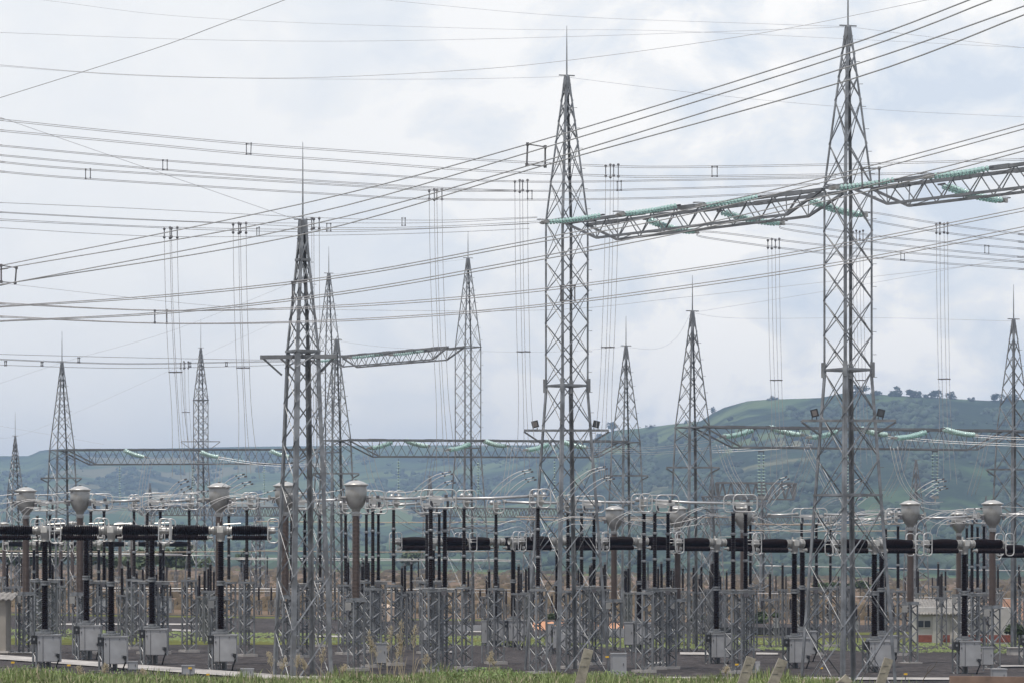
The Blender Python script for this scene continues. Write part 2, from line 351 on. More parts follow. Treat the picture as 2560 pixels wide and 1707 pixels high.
# woodland over the slopes: too many to count
wmb = MB(); rnd = random.Random(3); wmb.use(LEAFF, True)
def blob(c, r, rnd):
    vs = []; n = 5
    off = [rnd.uniform(.7, 1.25) for _ in range(12)]
    for j, (zz, rr) in enumerate(((.0, .7), (.55, 1.0), (1.05, .72))):
        for k in range(n):
            a = 2 * math.pi * (k + .5 * j) / n; q = off[(j * 5 + k) % 12]
            vs.append((c.x + math.cos(a) * r * rr * q, c.y + math.sin(a) * r * rr * q, c.z + r * zz * q))
    vs.append((c.x, c.y, c.z + r * 1.45)); fs = []
    for j in range(2):
        for k in range(n): fs.append((j * n + k, j * n + (k + 1) % n, (j + 1) * n + (k + 1) % n, (j + 1) * n + k))
    for k in range(n): fs.append((2 * n + k, 2 * n + (k + 1) % n, 3 * n))
    wmb.add(vs, fs)
cnt = 0
for _ in range(150000):
    px = rnd.uniform(-250, 2850); t = rnd.random() ** 0.8
    dens = noise.noise(Vector((px * 0.008, t * 9, 2.2))) + 0.5 * noise.noise(Vector((px * 0.03, t * 25, 8))) + (0.30 if px > 1600 else 0.02 if px > 1250 else -0.06)
    if 1640 < px < 1960 and t > .72: dens -= 0.7
    if t > .955: continue
    if px > 1500: dens -= 0.10
    if t < .08: dens -= .2
    if dens < 0.13 and rnd.random() > 0.02: continue
    p = hill_point(px, t); r_ = 1.5 + 3.6 * rnd.random() ** 2.4
    p.z -= 0.8; blob(p, r_, rnd); cnt += 1
    if cnt > 16000: break
tag(obj('woodland', wmb), kind='stuff')
# roadside trees and shrubs beyond the yard
mid = [(208, 1345, 1438, 420, 60, 'leafy green tree behind the yard at the far left edge'), (262, 1362, 1440, 430, 50, 'low green tree behind the far white busbar at left'), (330, 1372, 1440, 425, 60, 'olive green bush tree left of the rounder one behind the far busbar'),
       (12, 1350, 1440, 400, 70, 'dark green tree at the left border behind the kiosk'), (70, 1352, 1440, 405, 80, 'green tree behind the leftmost transformers'), (130, 1360, 1440, 410, 70, 'green tree behind the second current transformer'),
       (415, 1365, 1438, 400, 66, 'rounded bright green tree behind the far busbar at left'), (470, 1380, 1438, 420, 50, 'smaller green tree right of the rounded bright one'), (378, 1375, 1438, 440, 50, 'dull green tree left of the rounded bright one'),
       (608, 1362, 1436, 620, 34, 'slim upright tree standing alone left of the near tower'), (1027, 1372, 1430, 700, 58, 'flat topped savanna tree alone in the dry field'),
       (900, 1408, 1436, 800, 26, 'small shrub at the far edge of the dry field'), (1745, 1534, 1580, 262, 55, 'green shrub beside the low dark wall right of centre'), (1900, 1530, 1570, 262, 60, 'green shrub right of the low dark wall'),
       (2550, 1555, 1612, 200, 60, 'green shrub right of the white utility building'), (2060, 1455, 1475, 420, 60, 'low green bush at the near edge of the dry field'), (2150, 1452, 1476, 430, 50, 'low green bush behind the big right tower'), (1380, 1535, 1560, 264, 30, 'small green bush left of the orange soil bank')]
for i, (px, yt, yb, d, wpx, lab) in enumerate(mid):
    tree(px, yt, yb, d, wpx * (1.5 if px < 500 else 1), lab, None, seed=40 + i, n=900, m=LEAF)

# ---------------- foreground vegetation ----------------
gmb = MB().use(GRASSM); rnd = random.Random(11); straw = MB().use(STRAW)
for k in range(34000):
    y = rnd.uniform(53.5, 60.6); x = rnd.uniform(-11.2, 11.2)
    px = CX + x * F / y
    if px > 2130 and rnd.random() < 0.75: continue
    h = rnd.uniform(.04, .15) * (1 + 2.2 * max(0, noise.noise(Vector((x * 1.1, y * .5, 3)))))
    z = bank_z(x, y); a = rnd.uniform(0, 6.28); wd_ = rnd.uniform(.006, .014)
    dx, dy = math.cos(a) * wd_, math.sin(a) * wd_; lx, ly = rnd.gauss(0, .05), rnd.gauss(0, .05)
    tgt = straw if rnd.random() < .13 else gmb
    tgt.add([(x - dx, y - dy, z - .02), (x + dx, y + dy, z - .02), (x + dx * .7 + lx * .5, y + dy * .7 + ly * .5, z + h * .6), (x - dx * .7 + lx * .5, y - dy * .7 + ly * .5, z + h * .6), (x + lx, y + ly, z + h)], [(0, 1, 2, 3), (3, 2, 4)])
tag(obj('grass', gmb), kind='stuff'); tag(obj('dry_grass', straw), kind='stuff')
# broad leaved weeds in clumps
wm = MB().use(mat('weed_leaves', (0.15, 0.23, 0.07), 0.55, 0, 0.45, 1.2))
for (cx_, w_, hh, nn) in [(60, 120, .10, 900), (300, 160, .10, 900), (1130, 90, .07, 700), (1230, 130, .10, 1300), (1330, 90, .07, 500), (900, 100, .08, 500), (2000, 90, .06, 700), (1560, 100, .10, 700), (520, 120, .06, 400)]:
    for k in range(nn):
        y = rnd.uniform(57.5, 60.5); px = rnd.gauss(cx_, w_ * .55); x = (px - CX) * y / F
        z = bank_z(x, y) + rnd.random() * hh * 1.6 * max(.1, 1 - ((px - cx_) / (w_ * 1.4)) ** 2); s_ = rnd.uniform(.008, .02)
        a = Vector((rnd.gauss(0, 1), rnd.gauss(0, 1), rnd.gauss(0, .5))).normalized() * s_ * 1.5; b = a.cross(Vector((rnd.gauss(0, 1), rnd.gauss(0, 1), rnd.gauss(0, 1)))).normalized() * s_ * .6
        p = Vector((x, y, z)); wm.add([p - a, p - b, p + a, p + b], [(0, 1, 2, 3)])
tag(obj('weeds', wm), kind='stuff')
# tall plume grasses
def plume(px, ytop, ybot, lean, label, seed):
    d = 59.0; s = F / d; rnd = random.Random(seed); b_ = P(px, ybot, d); H = (ybot - ytop) / s
    t = thing('plume_grass', b_, label, 'grass', 'tall dry plume grasses on the bank')
    st = MB().use(STRAW); pts = [Vector((lean / s * (k / 6) ** 1.6, 0, H * k / 6)) for k in range(7)]; st.path(pts, [.006 - .0007 * k for k in range(7)], 4)
    for q in range(2):
        l2 = rnd.uniform(-.25, .25); st.path([(0, 0, 0), (l2 * .5, .02, H * .35), (l2, .02, H * rnd.uniform(.4, .55))], [.005, .004, .001], 4)
    obj('stem', st, t)
    pl = MB().use(STRAW)
    for k in range(110):
        f = rnd.uniform(.55, 1.0); c = Vector((lean / s * f ** 1.6, 0, H * f)); r_ = .035 * math.sin(math.pi * min(1, (f - .5) * 1.9)) + .006
        e = c + Vector((rnd.gauss(0, r_), rnd.gauss(0, r_), rnd.uniform(.01, .05))); a = Vector((rnd.gauss(0, .004), rnd.gauss(0, .004), 0))
        pl.add([c - a, c + a, e], [(0, 1, 2)]); pl.add([e + Vector((-.006, 0, 0)), e + Vector((.006, 0, 0)), e + Vector((0, 0, .025))], [(0, 1, 2)])
    obj('plume', pl, t)
pls = [(684, 1632, 1700, -14), (700, 1650, 1705, 12), (740, 1640, 1702, 6), (765, 1650, 1705, -8), (800, 1622, 1700, 10), (932, 1600, 1690, -10), (950, 1618, 1690, -25), (968, 1590, 1692, 10), (985, 1625, 1690, 22), (1000, 1572, 1688, 4), (1008, 1610, 1690, -14),
       (1032, 1585, 1688, 6), (1060, 1640, 1685, 8), (205, 1668, 1704, -8), (258, 1662, 1704, 6), (365, 1675, 1706, -10), (1222, 1632, 1684, 6), (1240, 1646, 1684, -12), (1812, 1668, 1700, 6), (850, 1665, 1702, 14)]
pls.sort()
for i, (px, yt, yb, ln) in enumerate(pls):
    plume(px, yt - (20 if 900 < px < 1050 else 0), yb + 6, ln, f"dry plume grass {'leaning right' if ln > 8 else 'leaning left' if ln < -8 else 'standing upright'} on the bank, {ordw(i, len(pls))} of the plumes", i)
# leaning concrete fence posts in the foreground
fp = [(1440, 1715, 1472, 1622, 24, 'leaning concrete fence post at centre, left of the grey cabinet'), (1845, 1715, 1878, 1642, 24, 'leaning concrete fence post with pale top right of centre, leftmost of the right-hand posts'),
      (1918, 1715, 1958, 1648, 24, 'short leaning concrete fence post just right of the box on a lattice leg'), (2190, 1715, 2222, 1645, 22, 'leaning concrete fence post in front of the rightmost double cabinets'),
      (2085, 1715, 2122, 1693, 24, 'stub of a broken concrete fence post peeping above the grass')]
for (xb, yb, xt, yt, wpx, lab) in fp:
    d = 52.0; b_ = P(xb, yb + 60, d); t_ = P(xt, yt, d) - b_
    bb = P(xb - (xt - xb) * 60 / max(1, yb - yt), yb + 60, d); b_ = bb; t_ = P(xt, yt, d) - b_
    mb = MB().use(CONC); w_ = wpx * d / F
    mb.bar((0, 0, -.3), t_, w_, w_ * .8, up=(0, 1, 0)); mb.use(CAST)
    for q in (.72, .86): mb.tube(t_ * q + Vector((-w_ * .3, -w_ * .42, 0)), t_ * q + Vector((w_ * .3, -w_ * .42, 0)), .004, 5)
    o = obj('fence_post', mb); o.location = b_; bv = o.modifiers.new('b', 'BEVEL'); bv.width = .008; bv.segments = 1
    tag(o, lab, 'fence post', 'leaning concrete fence posts')
mb = MB().use(mat('reddish_concrete', (0.20, 0.13, 0.10), 0.9, 0, 0.25, 4, bump=.3))
p = P(2374, 1699, 50); q = P(2700, 1703, 50); mb.bar((0, 0, 0), q - p, .10, .13); mb.bar((.8, 0.06, -.05), (.8, 0.06, -1.3), .11); mb.bar((1.9, 0.06, -.05), (1.9, 0.06, -1.3), .11)
o = obj('fence_rail', mb); o.location = p; tag(o, 'reddish concrete rail along the bottom right corner', 'rail')
mb = MB().use(BARK); rnd = random.Random(5)
p = P(2300, 1712, 56); mb.path([(0, 0, -.2), (.06, 0, .1), (.12, 0, .2), (.26, 0, .34), (.3, 0, .42)], [.012, .009, .007, .005, .002], 5); mb.path([(.12, 0, .2), (.14, 0, .3), (.2, 0, .36)], [.005, .004, .002], 5)
o = obj('bare_twig', mb); o.location = p; tag(o, 'dark bare twig sticking up at the bottom right of the picture', 'twig')

# low scrub and tussocks over the dry field, and its grassy far edge
smb = MB().use(mat('field_scrub_leaves', (0.17, 0.13, 0.08), 0.9, 0, 0.5, 0.05)); rnd = random.Random(31)
for k in range(4000):
    d = 285 * (1280 / 285) ** (rnd.random() ** 1.2); px = rnd.uniform(-80, 2640); x = (px - CX) * d / F
    if noise.noise(Vector((x * .03, d * .012, 4))) < -0.05 and rnd.random() < .7: continue
    h = rnd.uniform(.12, .45) * (1 + d / 500); w_ = h * rnd.uniform(.8, 2.2); z = gz(x) - .03
    smb.add([(x - w_, d, z), (x + w_, d, z), (x + w_ * .5, d + .1, z + h), (x - w_ * .4, d + .1, z + h * .8), (x, d - w_, z), (x, d + w_, z), (x, d, z + h)], [(0, 1, 2, 3), (4, 5, 6)])
tag(obj('field_scrub', smb), kind='stuff')
tmb = MB().use(GRASSM)
for k in range(9000):
    px = rnd.uniform(-60, 2620); d = rnd.choice((183.6, 199.6)) + rnd.gauss(0, 1.6) if rnd.random() < .75 else rnd.uniform(184, 200); x = (px - CX) * d / F; h = rnd.uniform(.03, .12); w_ = rnd.uniform(.03, .12); z = gz(x)
    tmb.add([(x - w_, d, z), (x + w_, d, z), (x + rnd.gauss(0, .05), d + .03, z + h)], [(0, 1, 2)])
tag(obj('turf_tufts', tmb), kind='stuff')
vmb = MB().use(TURF); vs = []
for i in range(41):
    px = -200 + 75 * i
    for d in (1080, 1289): x = (px - CX) * d / F; vs.append((x, d, gz(x) + .05))
vmb.add(vs, [(2 * i, 2 * i + 2, 2 * i + 3, 2 * i + 1) for i in range(40)]); struct('field_margin', vmb)
# ---------------- lattice towers ----------------
def corner(a, k): # front, right, back, left of a square turned so that a corner faces the camera
    return [(-math.sin(a), -math.cos(a)), (math.cos(a), -math.sin(a)), (math.sin(a), math.cos(a)), (-math.cos(a), math.sin(a))][k]
def tower(px, d, ytop, prof, H, spire, a=R(12.6), leg=.15, br=.06, label='', panels=1.0, arms=(), rings=(), m=STEEL, name='lattice_tower', splice=()):
    b_ = P(px, ytop, d); b_.z -= H
    t = thing(name, b_, label, 'tower', 'steel lattice towers')
    Rz = lambda z: interp(prof, z)
    zs = [p[0] for p in prof]; zb = -max(0.6, b_.z - gz(b_.x) + .3)
    pt = lambda k, z: Vector((corner(a, k)[0] * Rz(z), corner(a, k)[1] * Rz(z), z))
    for k in range(4):
        mb = MB().use(m); pts = [zb] + [z for z in zs if z > 0] 
        for z0, z1 in zip(pts, pts[1:]):
            p0 = pt(k, z0); p1 = pt(k, z1)
            if z0 < 0: p0 = pt(k, 0) + (pt(k, 0) - pt(k, 3)) * (-z0 / 3.0); 
            e1 = Vector((corner(a, (k + 1) % 4)[0] - corner(a, k)[0], corner(a, (k + 1) % 4)[1] - corner(a, k)[1], 0)).normalized()
            e2 = Vector((corner(a, (k + 3) % 4)[0] - corner(a, k)[0], corner(a, (k + 3) % 4)[1] - corner(a, k)[1], 0)).normalized()
            lw = leg * (1 if z1 < H * .72 else .62); mb.angle(p0, p1, lw, .02, e1, e2)
        for z in splice:
            for e in (pt(k, z),): mb.bar(e - Vector((0, 0, .3)), e + Vector((0, 0, .3)), leg * 1.15, leg * 1.0)
        if k == 1:   # step bolts up one leg
            z = 1.5
            while z < H - 1:
                e = pt(k, z); mb.bar(e, e + Vector((.16, -.02, 0)), .02); z += .9
        obj('leg', mb, t)
    mb = MB().use(m); z = -.4
    while z < H - 1.0:
        wd_ = Rz(max(z, 0)) * math.sqrt(2); h = wd_ * panels * (1.0 if z < H * .74 else 1.25); h = max(.9 if z > H * .7 else .55, h)
        for kz in zs[1:-1]:
            if z < kz - .01 and z + h > kz - h * .35: h = kz - z; break
        z1 = min(H - .35, z + h)
        for k in range(4):
            A = pt(k, max(z, 0)) if z >= 0 else pt(k, 0) + Vector((0, 0, z)); B = pt((k + 1) % 4, max(z, 0)) if z >= 0 else pt((k + 1) % 4, 0) + Vector((0, 0, z)); A1 = pt(k, z1); B1 = pt((k + 1) % 4, z1)
            off = Vector((A.x + B.x, A.y + B.y, 0)).normalized() * br * .3 if (A.x + B.x) ** 2 + (A.y + B.y) ** 2 > 1e-6 else Vector((0, 0, 0))
            nn = off.normalized() if off.length > 0 else Vector((0, -1, 0)); mb.bar(A + off, B1 + off, br, br * .45, up=nn + Vector((0, 0, .75))); mb.bar(B - off * .4, A1 - off * .4, br, br * .45, up=nn - Vector((0, 0, .75)))
        z = z1
    obj('bracing', mb, t)
    for z in rings:
        mb = MB().use(m)
        for k in range(4): mb.bar(pt(k, z), pt((k + 1) % 4, z), br * 1.8, br * 1.8)
        obj('ring_frame', mb, t)
    for (z, x0, x1) in arms:
        mb = MB().use(m)
        mb.bar((x0, -Rz(z) * .5, z), (x1, -Rz(z) * .5, z), .10, .10); mb.bar((x0 + .15, Rz(z) * .5, z + .05), (x1 - .15, Rz(z) * .5, z + .05), .07, .07)
        for s_, xe in ((-1, x0), (1, x1)):
            if abs(xe) > Rz(z) + .3: mb.bar((xe, -Rz(z) * .5, z - .06), (s_ * Rz(z) * .95, 0, z - (abs(xe) - Rz(z)) * .75), .06, .06); mb.bar((xe, 0, z), (s_ * Rz(z), 0, z), .05)
        obj('cross_arm', mb, t)
    mb = MB().use(m); mb.lathe([(Rz(H - .5) * 1.05, 0), (Rz(H) * 1.1, .5), (.04, .6)], (0, 0, H - .5), n=4); mb.tube((-.35, -.1, H + .05), (.35, .1, H + .05), .03, 5)
    obj('peak_cap', mb, t)
    if spire:
        mb = MB().use(m); mb.path([(0, 0, H), (0, 0, H + spire * .6), (0, 0, H + spire)], [.035, .024, .010], 6); obj('lightning_rod', mb, t)
    return t
TALL = [(0, 1.95), (12.6, .98), (19.9, .98), (23.4, .52), (26.3, .12)]
LOW = [(0, 1.5), (8.2, 1.18), (12.2, .98), (15.6, .5), (18.5, .10)]
BIGT = tower(1417, 142, 192, TALL, 26.3, 2.25, label='tall grey lattice tower in the middle with two floodlights on its arm', arms=[(10.6, -1.9, 1.85)], rings=[12.6, 19.9], leg=.135, br=.048, splice=(12.6,))
tower(2120, 128, 68, TALL, 26.3, 3.5, label='tallest lattice tower at right whose rod leaves the top of the picture', arms=[(10.55, -1.9, 1.85)], rings=[12.6, 19.9, 7.6], leg=.145, br=.05, splice=(12.6,))
tower(1170, 232, 647, TALL, 26.3, 2.0, label='slender tall lattice tower at the right end of the short distant gantry', arms=[(6.8, -2, 2)], rings=[19.9, 12.6], leg=.11, br=.038)
tower(822, 246, 685, TALL, 26.3, 2.1, label='tall lattice tower half hidden behind the big near tower on its right side', rings=[19.9, 12.6], leg=.11, br=.038)
tower(502, 394, 870, TALL, 26.3, 3.6, label='distant tall lattice tower with a cross arm standing alone at left', arms=[(14.8, -2.4, 2.4)], rings=[19.9], leg=.16, br=.08)
T1P = [(0, 1.30), (13.2, .72), (16.9, .30), (18.5, .17)]
tower(757, 130, 552, T1P, 18.5, 3.2, a=R(16), label='nearest lattice tower with thick legs left of centre and one short arm to the left', rings=[13.2, 16.9], leg=.17, br=.055, panels=1.25)
tower(155, 229, 905, LOW, 18.5, 2.2, label='lattice tower at left carrying the left end of the low gantry', arms=[(10.2, -1.45, 1.45)], rings=[12.2], leg=.11, br=.042)
tower(1565, 210.5, 866, LOW, 18.5, 2.0, label='low lattice tower right of the middle tower, left of the bigger one by the hill', arms=[(10.0, -1.45, 1.45)], rings=[12.2], leg=.11, br=.042)
tower(1731, 175, 780, LOW, 18.5, 2.0, label='low lattice tower by the hill shoulder, at the left end of the right gantry', arms=[(10.0, -1.45, 1.45)], rings=[12.2], leg=.11, br=.042)
tower(2534, 182, 800, LOW, 18.5, 2.0, label='lattice tower at the right edge of the picture', arms=[(10.0, -1.6, 1.45)], rings=[12.2], leg=.11, br=.042)
tower(841, 202, 851, LOW, 18.5, 0, label='low lattice tower behind the near tower, at the left end of the middle gantry', arms=[(10.1, -1.45, 1.45)], rings=[12.2], leg=.11, br=.042)
tower(38, 375, 1090, LOW, 18.5, 2.8, label='small distant lattice tower at the far left edge', rings=[12.2], leg=.16, br=.08)
tower(375, 640, 1208, LOW, 18.5, 0, label='tiny far lattice tower in front of the blue hills at left', leg=.2, br=.1)
tower(2465, 520, 1240, LOW, 18.5, 0, label='faint far lattice tower behind the right transformers', leg=.2, br=.1)
tower(645, 470, 1235, LOW, 18.5, 0, label='far lattice tower just left of the nearest tower', leg=.2, br=.1)
tower(1075, 420, 1190, LOW, 18.5, 0, label='far lattice tower behind the busbars, left of the slender tall tower', leg=.145, br=.08)
tower(1905, 330, 1205, LOW, 18.5, 0, label='far lattice tower left of the tallest tower among tangled wires', leg=.16, br=.08)
tower(1780, 300, 1190, LOW, 18.5, 0, label='far lattice tower right of the low tower by the hill', leg=.15, br=.07)
tower(1330, 360, 1225, LOW, 18.5, 0, label='far lattice tower just left of the middle tower foot', leg=.16, br=.08)
tower(2290, 300, 1150, LOW, 18.5, 0, label='far lattice tower between the tallest tower and the right transformers', leg=.15, br=.07)
# short stub arm on the nearest tower
mb = MB().use(STEELB); c = P(757, 893, 130)
o = thing('stub_gantry', c, 'short steel stub arms sticking out left and right of the nearest tower', 'gantry')
mb.bar((-1.72, -.1, 0), (1.4, -.35, .02), .14, .16); mb.bar((-1.7, .3, .05), (-.3, .35, .05), .10, .10); mb.bar((-1.6, 0, -.05), (-.85, 0, -.72), .08); mb.bar((-.9, .1, -.05), (-.1, .1, -.72), .08); mb.bar((-1.6, -.1, 0), (-.9, .3, 0), .08)
mb.bar((1.3, -.3, 0), (.6, 0, -.7), .08); obj('arm', mb, o)
# floodlights
def floodlight(px, yb, d, side, label):
    c = P(px, yb, d); t = thing('floodlight', c, label, 'floodlight', 'floodlights on the tower arms')
    mb = MB().use(BLACK); mb.bar((-.09, 0, 0), (-.09, 0, .14), .03, .05); mb.bar((.09, 0, 0), (.09, 0, .14), .03, .05); obj('bracket', mb, t)
    mb = MB().use(BLACK); s_ = side
    M_ = Matrix.Rotation(R(-14 * s_), 3, 'Y')
    w0, w1 = .15, .11
    vs = [M_ @ Vector(v) + Vector((0, 0, .27)) for v in [(-w0, -.12, -.14), (w0, -.12, -.14), (w0, -.12, .17), (-w0, -.12, .17), (-w1, .12, -.10), (w1, .12, -.10), (w1, .12, .12), (-w1, .12, .12)]]
    mb.add(vs, [(0, 1, 2, 3), (7, 6, 5, 4), (0, 4, 5, 1), (1, 5, 6, 2), (2, 6, 7, 3), (3, 7, 4, 0)]); hs = obj('housing', mb, t)
    mb = MB().use(GLASSB if s_ > 0 else DARKW); vs = [M_ @ Vector(v) + Vector((0, 0, .27)) for v in [(-.09, -.125, -.09), (.09, -.125, -.09), (.09, -.125, .12), (-.09, -.125, .12)]]
    mb.add(vs, [(0, 1, 2, 3)]); obj('lens', mb, hs)
floodlight(1338, 1076, 142 - .5, 1, 'black floodlight with visible lens at the left end of the middle tower arm')
floodlight(1490, 1076, 142 - .5, -1, 'black floodlight seen from behind at the right end of the middle tower arm')
floodlight(2036, 1050, 128 - .5, 1, 'black floodlight with visible lens at the left of the tallest tower arm')
floodlight(2201, 1050, 128 - .5, -1, 'black floodlight seen from behind at the right of the tallest tower arm')

# ---------------- gantry beams ----------------
def beam(p0, p1, depth, width, label, taper=.16, seg=14, ch=.10, lc=.036, both=True):
    p0 = Vector(p0); p1 = Vector(p1); D = p1 - p0; L = D.length
    t = thing('lattice_gantry_beam', p0, label, 'gantry beam', 'lattice gantry beams between the towers')
    u = D.normalized(); n = Vector((u.y, -u.x, 0)).normalized(); up = Vector((0, 0, 1))
    if 'low lattice' in label: lc = .030; ch = .08
    T = lambda s, f: u * (L * f) + n * (s * width / 2)
    Bm = lambda s, f: u * (L * f) + n * (s * width / 2 * .9) - up * depth
    for s in (-1, 1):
        mb = MB().use(STEELB); mb.bar(T(s, 0), T(s, 1), ch * 1.3, ch * 1.3)
        for k in range(1, 10, 2): mb.bar(T(s, k / 10 - .03), T(s, k / 10 + .03), ch * 1.7, ch * 1.7)
        obj('top_chord', mb, t)
        mb = MB().use(STEELB); mb.bar(Bm(s, taper), Bm(s, 1 - taper), ch, ch); mb.bar(T(s, 0), Bm(s, taper), ch, ch); mb.bar(T(s, 1), Bm(s, 1 - taper), ch, ch); obj('bottom_chord', mb, t)
    mb = MB().use(STEELB)
    for s in (-1, 1):
        for k in range(seg):
            f0 = taper + (1 - 2 * taper) * k / seg; f1 = taper + (1 - 2 * taper) * (k + 1) / seg; fm = (f0 + f1) / 2
            mb.bar(Bm(s, f0), T(s, fm), lc); mb.bar(T(s, fm), Bm(s, f1), lc)
        mb.bar(Bm(s, taper), T(s, taper * .55), lc); mb.bar(Bm(s, 1 - taper), T(s, 1 - taper * .55), lc)
        mb.bar(T(s, taper), Bm(s, taper), lc); mb.bar(T(s, 1 - taper), Bm(s, 1 - taper), lc)
    n2 = seg // 2 + 3
    for k in range(n2):
        a_, b_ = k / n2, (k + 1) / n2; sg = 1 if k % 2 else -1
        mb.bar(T(-sg, a_), T(sg, b_), lc * .8)
        if taper < a_ and b_ < 1 - taper: mb.bar(Bm(-sg, a_), Bm(sg, b_), lc * .8)
    obj('lacing', mb, t); return t
beam(P(1440, 560, 141.5), P(2085, 477, 128.6), .82, 1.3, 'upper lattice gantry beam between the middle tower and the tallest tower, hung with green insulators', seg=8, taper=.13)
b2a = P(2150, 470, 127.4); b2d = (P(2085, 477, 128.6) - P(1440, 560, 141.5)); beam(b2a, b2a + b2d * 1.0, .86, 1.3, 'upper lattice gantry beam leaving the picture right of the tallest tower', seg=8, taper=.13)
beam(P(838, 894, 245), P(1140, 868, 232.5), .80, 1.4, 'short distant upper gantry beam between the half hidden tower and the slender tower', seg=8, taper=.13)
beam(P(158, 1124, 228), P(800, 1123, 238), 1.05, 1.3, 'low lattice gantry beam at left reaching from the left tower to behind the nearest tower', seg=13, taper=.11)
beam(P(860, 1099, 202), P(1560, 1103, 210), 1.05, 1.3, 'low lattice gantry beam in the middle passing behind the middle tower', seg=13, taper=.11)
beam(P(1745, 1066, 175), P(2520, 1077, 182), 1.10, 1.3, 'low lattice gantry beam at right passing behind the tallest tower', seg=15, taper=.12)
beam(P(2548, 1079, 182), P(3250, 1085, 190), 1.10, 1.3, 'low lattice gantry beam leaving the picture at the right edge tower', seg=15, taper=.12)
# far rusty-looking low gantries behind the busbars
def farbeam(x0, y0, x1, y1, d0, d1, label, depth=.9):
    beam(P(x0, y0, d0), P(x1, y1, d1), depth, 1.2, label, seg=26, taper=.06, ch=.09, lc=.06)
farbeam(330, 1265, 760, 1268, 330, 335, 'faint far gantry beam behind the busbars at left')
farbeam(1030, 1268, 1500, 1272, 330, 335, 'faint far gantry beam behind the busbars in the middle')
farbeam(1500, 1290, 2100, 1292, 360, 365, 'faint far gantry beam behind the right breakers')
beam(P(1790, 1206, 300), P(1990, 1208, 300), 1.5, 1.2, 'dark far gantry beam with many hanging jumpers left of the tallest tower', seg=9, taper=.03, ch=.12, lc=.08)
beam(P(1755, 1240, 290), P(1930, 1242, 290), .5, .8, 'dark lower far gantry beam left of the tallest tower', seg=9, taper=.03)
# ---------------- equipment builders ----------------
def sheds(mb, z0, z1, r0, r1, pitch=.08, n=10, o=(0, 0, 0), ax=(0, 0, 1), core=None):
    """porcelain body with sheds from z0 to z1; r0/r1 shed radius at each end"""
    L = z1 - z0; k = max(2, int(round(L / pitch))); prof = []
    for i in range(k):
        f = (i + .5) / k; rr = core(f) if core else lerp(r0, r1, f)
        a = z0 + L * i / k; p = L / k
        prof += [(rr * .72, a + p * .03), (rr * 1.02, a + p * .40), (rr * 1.0, a + p * .52), (rr * .72, a + p * .92)]
    mb.lathe(prof, o, ax, n)
def rrect(mb, c, w, h, r, tr, ry=0, n=8, u=(1, 0, 0), v=(0, 0, 1)):
    c = Vector(c); u = Vector(u); v = Vector(v); pts = []
    for (sx_, sz, a0) in ((1, 1, 0), (-1, 1, 90), (-1, -1, 180), (1, -1, 270)):
        for k in range(5):
            a = R(a0 + 90 * k / 4); pts.append(c + u * (sx_ * (w / 2 - r) + r * math.cos(a)) + v * (sz * (h / 2 - r) + r * math.sin(a)))
    mb.pn = u.cross(v).normalized(); mb.path(pts, tr, n, closed=True)
def lattice_support(mb, c, w, H, zb, br=.042, lg=.075, dz=.34):
    c = Vector(c)
    rot = Matrix.Rotation(R(32), 3, 'Z'); cs = [rot @ Vector((x * w / 2, y * w / 2, 0)) for x, y in ((-1, -1), (1, -1), (1, 1), (-1, 1))]
    for q in cs: mb.bar(c + q + Vector((0, 0, zb)), c + q + Vector((0, 0, H)), lg, lg)
    k = 0; z = zb
    while z < H - .1:
        z1 = min(H, z + dz)
        for i in range(4):
            a, b = (cs[i], cs[(i + 1) % 4]) if (k + i) % 2 else (cs[(i + 1) % 4], cs[i])
            nn = (a + b).normalized(); mb.bar(c + a + Vector((0, 0, z)), c + b + Vector((0, 0, z1)), br, br * .5, up=nn + Vector((0, 0, .8 if (k + i) % 2 else -.8)))
        z = z1; k += 1
def post_mb(H, r, secs, n=10, top_r=None):
    """a stack of porcelain sections with cast flanges"""
    mb = MB(); tr = top_r or r * .82
    for i, (a, b) in enumerate(secs):
        mb.use(BROWN); sheds(mb, a * H + .05, b * H - .05, lerp(r, tr, a), lerp(r, tr, b), n=n)
        mb.use(STEEL); mb.lathe([(r * .95, 0), (r * .95, .05), (r * .7, .09)], (0, 0, a * H - .02), n=n); mb.lathe([(r * .7, 0), (r * .95, .03), (r * .95, .08)], (0, 0, b * H - .07), n=n)
        if i: mb.lathe([(r * 1.15, 0), (r * 1.15, .05)], (0, 0, a * H - .025), n=n)
    return mb
SEC3 = [(0, .38), (.38, .72), (.72, 1)]; SEC2 = [(0, .42), (.42, 1)]
POSTS = {}
def post_mesh(H, r):
    k = (round(H, 1), round(r, 2))
    if k not in POSTS: POSTS[k] = post_mb(k[0], k[1], SEC3).mesh('post_insulator')
    return POSTS[k], k[0]
